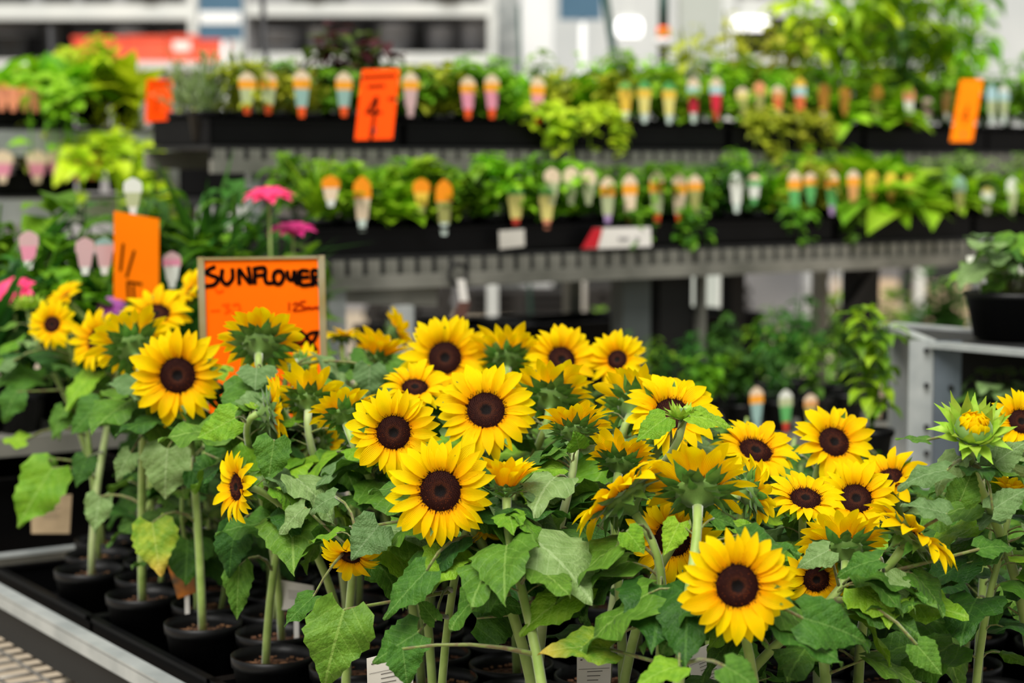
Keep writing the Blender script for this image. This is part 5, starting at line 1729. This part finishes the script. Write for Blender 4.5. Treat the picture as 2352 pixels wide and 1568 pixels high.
#@@STORE
# ------------------------------------------------------------------ far ground: shrubs, slabs
for i, (u, v, Y, sc, tn) in enumerate([(1330, 830, 9, 1.7, 'mid'), (1410, 830, 11, 2.3, 'mid'), (1480, 840, 9.1, 1.6, 'mid'), (1690, 780, 9, 1.9, 'mid'), (1790, 790, 11.3, 2.1, 'deep'), (1880, 780, 9, 2.0, 'mid'), (1970, 780, 11.5, 2.6, 'mid'), (2060, 780, 9.2, 2.2, 'deep'), (2160, 780, 12, 2.8, 'deep')]):
    p = at(u, v, Y)
    bplant(Vector((p.x, Y, 0)), 'basil', tn, sc * 1.35, i, '%s potted shrub on the far floor beyond the rack, %s from left' % (TONE[tn], ordn(i)), 'shrubs on the far floor', 0.17)
M_SLAB = mat('sand_slab', rgb(222, 196, 166), rgb(206, 180, 150), scale=2, rough=0.85)
for k_, (u0, u1, vt, Y, m_) in enumerate(((1850, 1895, 612, 17.6, M_COLW), (1898, 2050, 640, 17.8, M_SLAB), (2110, 2215, 650, 17.8, M_SLAB))):
    x0, x1, zt = at(u0, 700, Y).x, at(u1, 700, Y).x, at(u0, vt, Y).z
    root = empty('slab_stack', ((x0 + x1) / 2, Y, 0), ['narrow white', 'wide sand-coloured', 'short sand-coloured'][k_] + ' stack of paving slabs far beyond the rack', 'paving slabs', 'stacked slabs in the far yard')
    nL = 6
    for j in range(nL):
        b = MB()
        b.box((0, 0, (j + 0.5) * zt / nL), ((x1 - x0) / 2 - 0.01 * (j % 2), 0, 0), (0, 0.3, 0), (0, 0, zt / nL / 2 - 0.005))
        ob('slab', b.mesh('slab', m_, False), root)

# added dark panel as shadow low in the store, and low pallets before it
M_SHADE = mat('lower_store_shade', rgb(40, 42, 40), rgb(28, 30, 28), scale=0.8, rough=0.8)
b = MB()
b.box((0, 21.0, 0.75), (14, 0, 0), (0, 0.08, 0), (0, 0, 0.75))
struct(ob('shade_panel', b.mesh('shade_panel', M_SHADE, False)))
M_PALLET = mat('dark_pallet', rgb(34, 30, 26), rgb(22, 20, 18), scale=2, rough=0.8)
for k_, (u0, u1, vt, Y) in enumerate(((850, 1035, 640, 15.5), (1060, 1330, 662, 19.5), (1350, 1460, 655, 19.0), (1655, 1700, 640, 17.5))):
    x0, x1, zt = at(u0, 700, Y).x, at(u1, 700, Y).x, at(u0, vt, Y).z
    root = empty('pallet_stack', ((x0 + x1) / 2, Y, 0), 'dark pallet stack on the far floor below the rack, %s from left' % ordn(k_), 'pallets', 'pallets in the far yard')
    for j in range(4):
        b = MB()
        b.box((0, 0, (j + 0.72) * zt / 4), ((x1 - x0) / 2, 0, 0), (0, 0.4, 0), (0, 0, zt / 4 * 0.27))
        for sx in (-0.9, 0, 0.9):
            b.box((sx * (x1 - x0) / 2, 0, (j + 0.22) * zt / 4), (0.06, 0, 0), (0, 0.4, 0), (0, 0, zt / 4 * 0.23))
        ob('pallet', b.mesh('pallet', M_PALLET, False), root)
# ------------------------------------------------------------------ far store racks
M_BEAM = mat('pale_beam', rgb(214, 216, 212), rgb(196, 200, 198), scale=1.5, rough=0.6)
M_BLK = mat('black_tub', rgb(18, 18, 20), rgb(28, 28, 30), scale=3, rough=0.5)
M_GREYT2 = mat('grey_tub', rgb(120, 120, 124), rgb(98, 98, 102), scale=3, rough=0.5)
M_PANEL = mat('grey_panel', rgb(150, 148, 148), rgb(128, 128, 130), scale=1.0, rough=0.7)
M_CRATE = mat('red_crate', rgb(226, 66, 42), rgb(236, 92, 64), scale=2, rough=0.5)
M_BLUE = mat('blue_sign', rgb(72, 106, 130), rgb(64, 98, 122), scale=2, rough=0.5)
def store_rack(u0, u1, beams, ups, Y, label):
    x0, x1 = at(u0, 300, Y).x, at(u1, 300, Y).x
    root = empty('storage_rack', ((x0 + x1) / 2, Y, 0), label, 'rack', 'storage racks in the far store')
    o = root.location
    for (va, vb) in beams:
        b = MB()
        px_box(b, u0, u1, va, vb, Y, 0.08)
        b.v = [tuple(Vector(p) - o) for p in b.v]
        ob('beam', b.mesh('beam', M_BEAM, False), root)
        b = MB()
        z = at(u0, va, Y).z
        b.box((0, 0.45, z - 0.02), ((x1 - x0) / 2, 0, 0), (0, 0.4, 0), (0, 0, 0.015))
        ob('shelf', b.mesh('shelf', M_DARK, False), root)
    b = MB()
    b.box((0, 0.86, 1.9), ((x1 - x0) / 2, 0, 0), (0, 0.01, 0), (0, 0, 1.9))
    ob('back_panel', b.mesh('back_panel', M_PANEL, False), root)
    for ua, ub in ups:
        xa, xb = at(ua, 300, Y).x, at(ub, 300, Y).x
        b = MB()
        b.box(((xa + xb) / 2 - o.x, -0.01, 1.9), ((xb - xa) / 2, 0, 0), (0, 0.06, 0), (0, 0, 1.9))
        ob('upright', b.mesh('upright', M_BEAM, False), root)
    return root
SYY = 19.0
store_rack(-120, 455, ((8, 44), (138, 156), (330, 350)), ((-118, -80), (440, 458)), SYY, 'pale storage rack of black tubs in the far store, left of the blue banner')
store_rack(540, 1135, ((6, 36), (122, 148), (330, 350)), ((536, 560), (1122, 1140)), SYY, 'pale storage rack of grey tubs in the far store, right of the blue banner')
store_rack(1652, 2120, ((-2, 38), (128, 146), (330, 350)), ((1655, 1682), (1935, 1962), (2110, 2125)), SYY - 2, 'pale storage rack at the far right behind the tall plants')
def tubbed(u0, u1, v0, v1, Y, m, label, name='plastic_tub', cat='tub', group='tubs on the far storage racks', flare=0.85):
    p, q_ = at(u0, v1, Y), at(u1, v0, Y)
    c = Vector(((p.x + q_.x) / 2, Y + 0.25, p.z))
    hx, h = (q_.x - p.x) / 2, q_.z - p.z
    b = MB()
    b.lathe([(0.001, 0), (hx * flare, 0), (hx * 0.97, h * 0.92), (hx, h * 0.93), (hx, h), (hx * 0.93, h), (hx * flare * 0.92, h * 0.08), (0.001, h * 0.08)], 18)
    o = ob(name, b.mesh(name, m, True), None, Matrix.Translation(c))
    return tag(o, label, cat, group)
for i, (u0, u1, v0, v1, m) in enumerate([(-40, 75, 80, 138, M_BLK), (78, 150, 46, 138, M_BLK), (155, 240, 76, 138, M_BLK), (245, 330, 62, 138, M_GREYT2), (335, 405, 60, 138, M_BLK),
                                         (580, 690, 70, 122, M_GREYT2), (700, 752, 60, 122, M_PANEL), (755, 850, 56, 122, M_BLK), (858, 950, 52, 122, M_GREYT2), (952, 968, 60, 122, M_BLK), (975, 1045, 58, 122, M_GREYT2), (1052, 1120, 50, 122, M_GREYT2),
                                         (1690, 1760, 72, 128, M_BLK), (1765, 1850, 62, 128, M_BLK), (1855, 1930, 74, 128, M_BLK), (1965, 2105, 12, 128, M_BLK)]):
    Y = SYY if u0 < 1600 else SYY - 2
    tubbed(u0, u1, v0, v1, Y, m, '%s plastic tub on the far storage racks, %s from the left' % ('black' if m is M_BLK else 'grey', ordn(i)))
for i, (u0, u1, v0, v1) in enumerate([(-60, 60, -60, 6), (80, 160, -50, 6), (170, 250, -60, 6), (270, 420, -60, 6), (950, 1110, -70, 4), (650, 800, -60, 4)]):
    tubbed(u0, u1, v0, v1, SYY, M_BLK, 'dark tub on the upper beam of the far racks, %s from the left' % ordn(i))
# red crates
for i, (u0, u1, v0, v1) in enumerate([(182, 300, 88, 146), (302, 392, 86, 146), (396, 460, 84, 146), (462, 522, 92, 146)]):
    Y = 15.0
    p, q_ = at(u0, v1, Y), at(u1, v0, Y)
    hx, hz = (q_.x - p.x) / 2, (q_.z - p.z) / 2
    b = MB()
    for sg in (-1, 1):
        b.box((sg * (hx - 0.01), 0, 0), (0.01, 0, 0), (0, 0.18, 0), (0, 0, hz))
        b.box((0, sg * 0.18, 0), (hx, 0, 0), (0, 0.01, 0), (0, 0, hz))
        b.box((0, sg * 0.19, hz - 0.012), (hx + 0.01, 0, 0), (0, 0.01, 0), (0, 0, 0.012))
    b.box((0, 0, -hz + 0.01), (hx, 0, 0), (0, 0.18, 0), (0, 0, 0.01))
    root = empty('plastic_crate', ((p.x + q_.x) / 2, Y, (p.z + q_.z) / 2), 'red plastic crate in the far row above the lime plants, %s from the left' % ordn(i), 'crate', 'red crates in the far store')
    ob('body', b.mesh('body', M_CRATE, False), root)
    if i == 2:
        b = MB()
        b.box((0, -0.195, 0.02), (hx * 0.6, 0, 0), (0, 0.004, 0), (0, 0, hz * 0.35))
        ob('paper_label', b.mesh('paper_label', M_WHITE, False), root)
x0, x1 = at(150, 146, 15).x, at(540, 146, 15).x
zc = at(300, 146, 15).z
ct = empty('counter', ((x0 + x1) / 2, 15.0, 0), 'pale counter under the red crates in the far store', 'counter')
b = MB()
b.box((0, 0, zc - 0.03), ((x1 - x0) / 2, 0, 0), (0, 0.3, 0), (0, 0, 0.03))
ob('top', b.mesh('top', M_BEAM, False), ct)
b = MB()
b.box((0, 0.02, (zc - 0.06) / 2), ((x1 - x0) / 2 - 0.03, 0, 0), (0, 0.27, 0), (0, 0, (zc - 0.06) / 2))
ob('body', b.mesh('body', M_PANEL, False), ct)
# blue banners with a white band, on posts
for (u0, u1, v0, v1, band, lb) in ((458, 557, -30, 90, (26, 55), 'blue hanging banner with white band above the red crates'), (1285, 1382, -60, 45, None, 'plain blue banner beside the white column')):
    Y = 14.0
    p, q_ = at(u0, v1, Y), at(u1, v0, Y)
    root = empty('store_banner', ((p.x + q_.x) / 2, Y, 0), lb, 'banner')
    o = root.location
    b = MB()
    px_box(b, u0, u1, v0, v1, Y, 0.02)
    b.v = [tuple(Vector(x) - o) for x in b.v]
    ob('panel', b.mesh('panel', M_BLUE, False), root)
    if band:
        b = MB()
        px_box(b, u0, u1 - 4, band[0], band[1], Y - 0.008, 0.006)
        b.v = [tuple(Vector(x) - o) for x in b.v]
        ob('white_band', b.mesh('white_band', M_COLW, False), root)
    b = MB()
    b.tube([(0.02, 0.03, 0), (0.02, 0.03, q_.z)], 0.025, 8)
    ob('post', b.mesh('post', M_COLW, True), root)
# thin poles
M_POLE = mat('dark_pole', rgb(48, 48, 50), rgb(36, 36, 38), scale=4, rough=0.5)
M_POLEG = mat('green_pole', rgb(20, 54, 46), rgb(26, 62, 52), scale=4, rough=0.5)
for i, (ua, va, ub, vb, Y, r_, m, lb) in enumerate(((602, -20, 612, 170, 7.4, 0.011, M_POLE, 'black upright pole rising behind the top shelf at left'), (116, 60, 122, 160, 9.0, 0.014, M_POLE, 'short grey pole at the far left behind the lime plants'),
                                          (1190, 14, 1196, 160, 8.0, 0.008, M_POLEG, 'thin dark green pole in front of the white column'), (1388, -20, 1412, 140, 8.0, 0.018, M_POLEG, 'leaning dark green pole right of the blue banner'))):
    p, q_ = at(ua, va, Y), at(ub, vb, Y)
    d = (q_ - p) / (q_.z - p.z)
    foot = p + d * (0 - p.z)
    b = MB()
    b.tube([Vector((0, 0, 0)), (p - foot)], r_, 8)
    b.lathe([(r_ * 2.5, 0), (r_ * 2.5, 0.02), (r_, 0.03)], 10)
    o = ob('support_pole', b.mesh('support_pole', m, True), None, Matrix.Translation(foot))
    tag(o, lb, 'pole')
# hand tool with an orange and white collar
p = at(1523, 150, 8.2)
tl_ = empty('garden_stake', (p.x, 8.2, 0), 'dark garden tool handle with orange and white collar before the grey column', 'tool')
zz = lambda v: at(1523, v, 8.2).z
for nm, va, vb, r_, m in (('handle', -20, 62, 0.022, M_POLEG), ('orange_collar', 62, 88, 0.028, TM['tip']), ('white_collar', 88, 104, 0.034, M_COLW), ('shaft', 104, 160, 0.022, M_BLK)):
    b = MB()
    lo_ = zz(vb) if nm != 'shaft' else 0.0
    b.tube([(0, 0, lo_), (0, 0, zz(va))], r_, 12)
    ob(nm, b.mesh(nm, m, True), tl_)
# lamps of the far store
M_LAMP = mat('lamp_white', rgb(250, 250, 250))
nt = M_LAMP.node_tree
nt.nodes['Principled BSDF'].inputs['Emission Color'].default_value = (1, 1, 1, 1)
nt.nodes['Principled BSDF'].inputs['Emission Strength'].default_value = 1.6
for i, (u0, u1, v0, v1, lb) in enumerate(((1416, 1474, 44, 84, 'round bright lamp in the far store left of the grey column'), (1684, 1764, 40, 70, 'long bright lamp in the far store right of the grey column'), (1905, 1938, 36, 56, 'small bright lamp in the far store at right'))):
    Y = 16.5
    p, q_ = at(u0, v1, Y), at(u1, v0, Y)
    root = empty('store_lamp', ((p.x + q_.x) / 2, Y, p.z), lb, 'lamp')
    hx, hz = (q_.x - p.x) / 2, (q_.z - p.z) / 2
    b = MB()
    b.tube([(-hx, 0, hz), (-hx * 0.8, 0, hz), (hx * 0.8, 0, hz), (hx, 0, hz)], [hz * 0.6, hz, hz, hz * 0.6], 14)
    ob('tube', b.mesh('tube', M_LAMP, True), root)
    b = MB()
    b.box((0, 0.05, 2 * hz + 0.02), (hx, 0, 0), (0, 0.06, 0), (0, 0, 0.015))
    b.box((0, 0.05, 2 * hz + 0.8), (0.01, 0, 0), (0, 0.01, 0), (0, 0, 0.78))
    ob('housing', b.mesh('housing', M_BEAM, False), root)
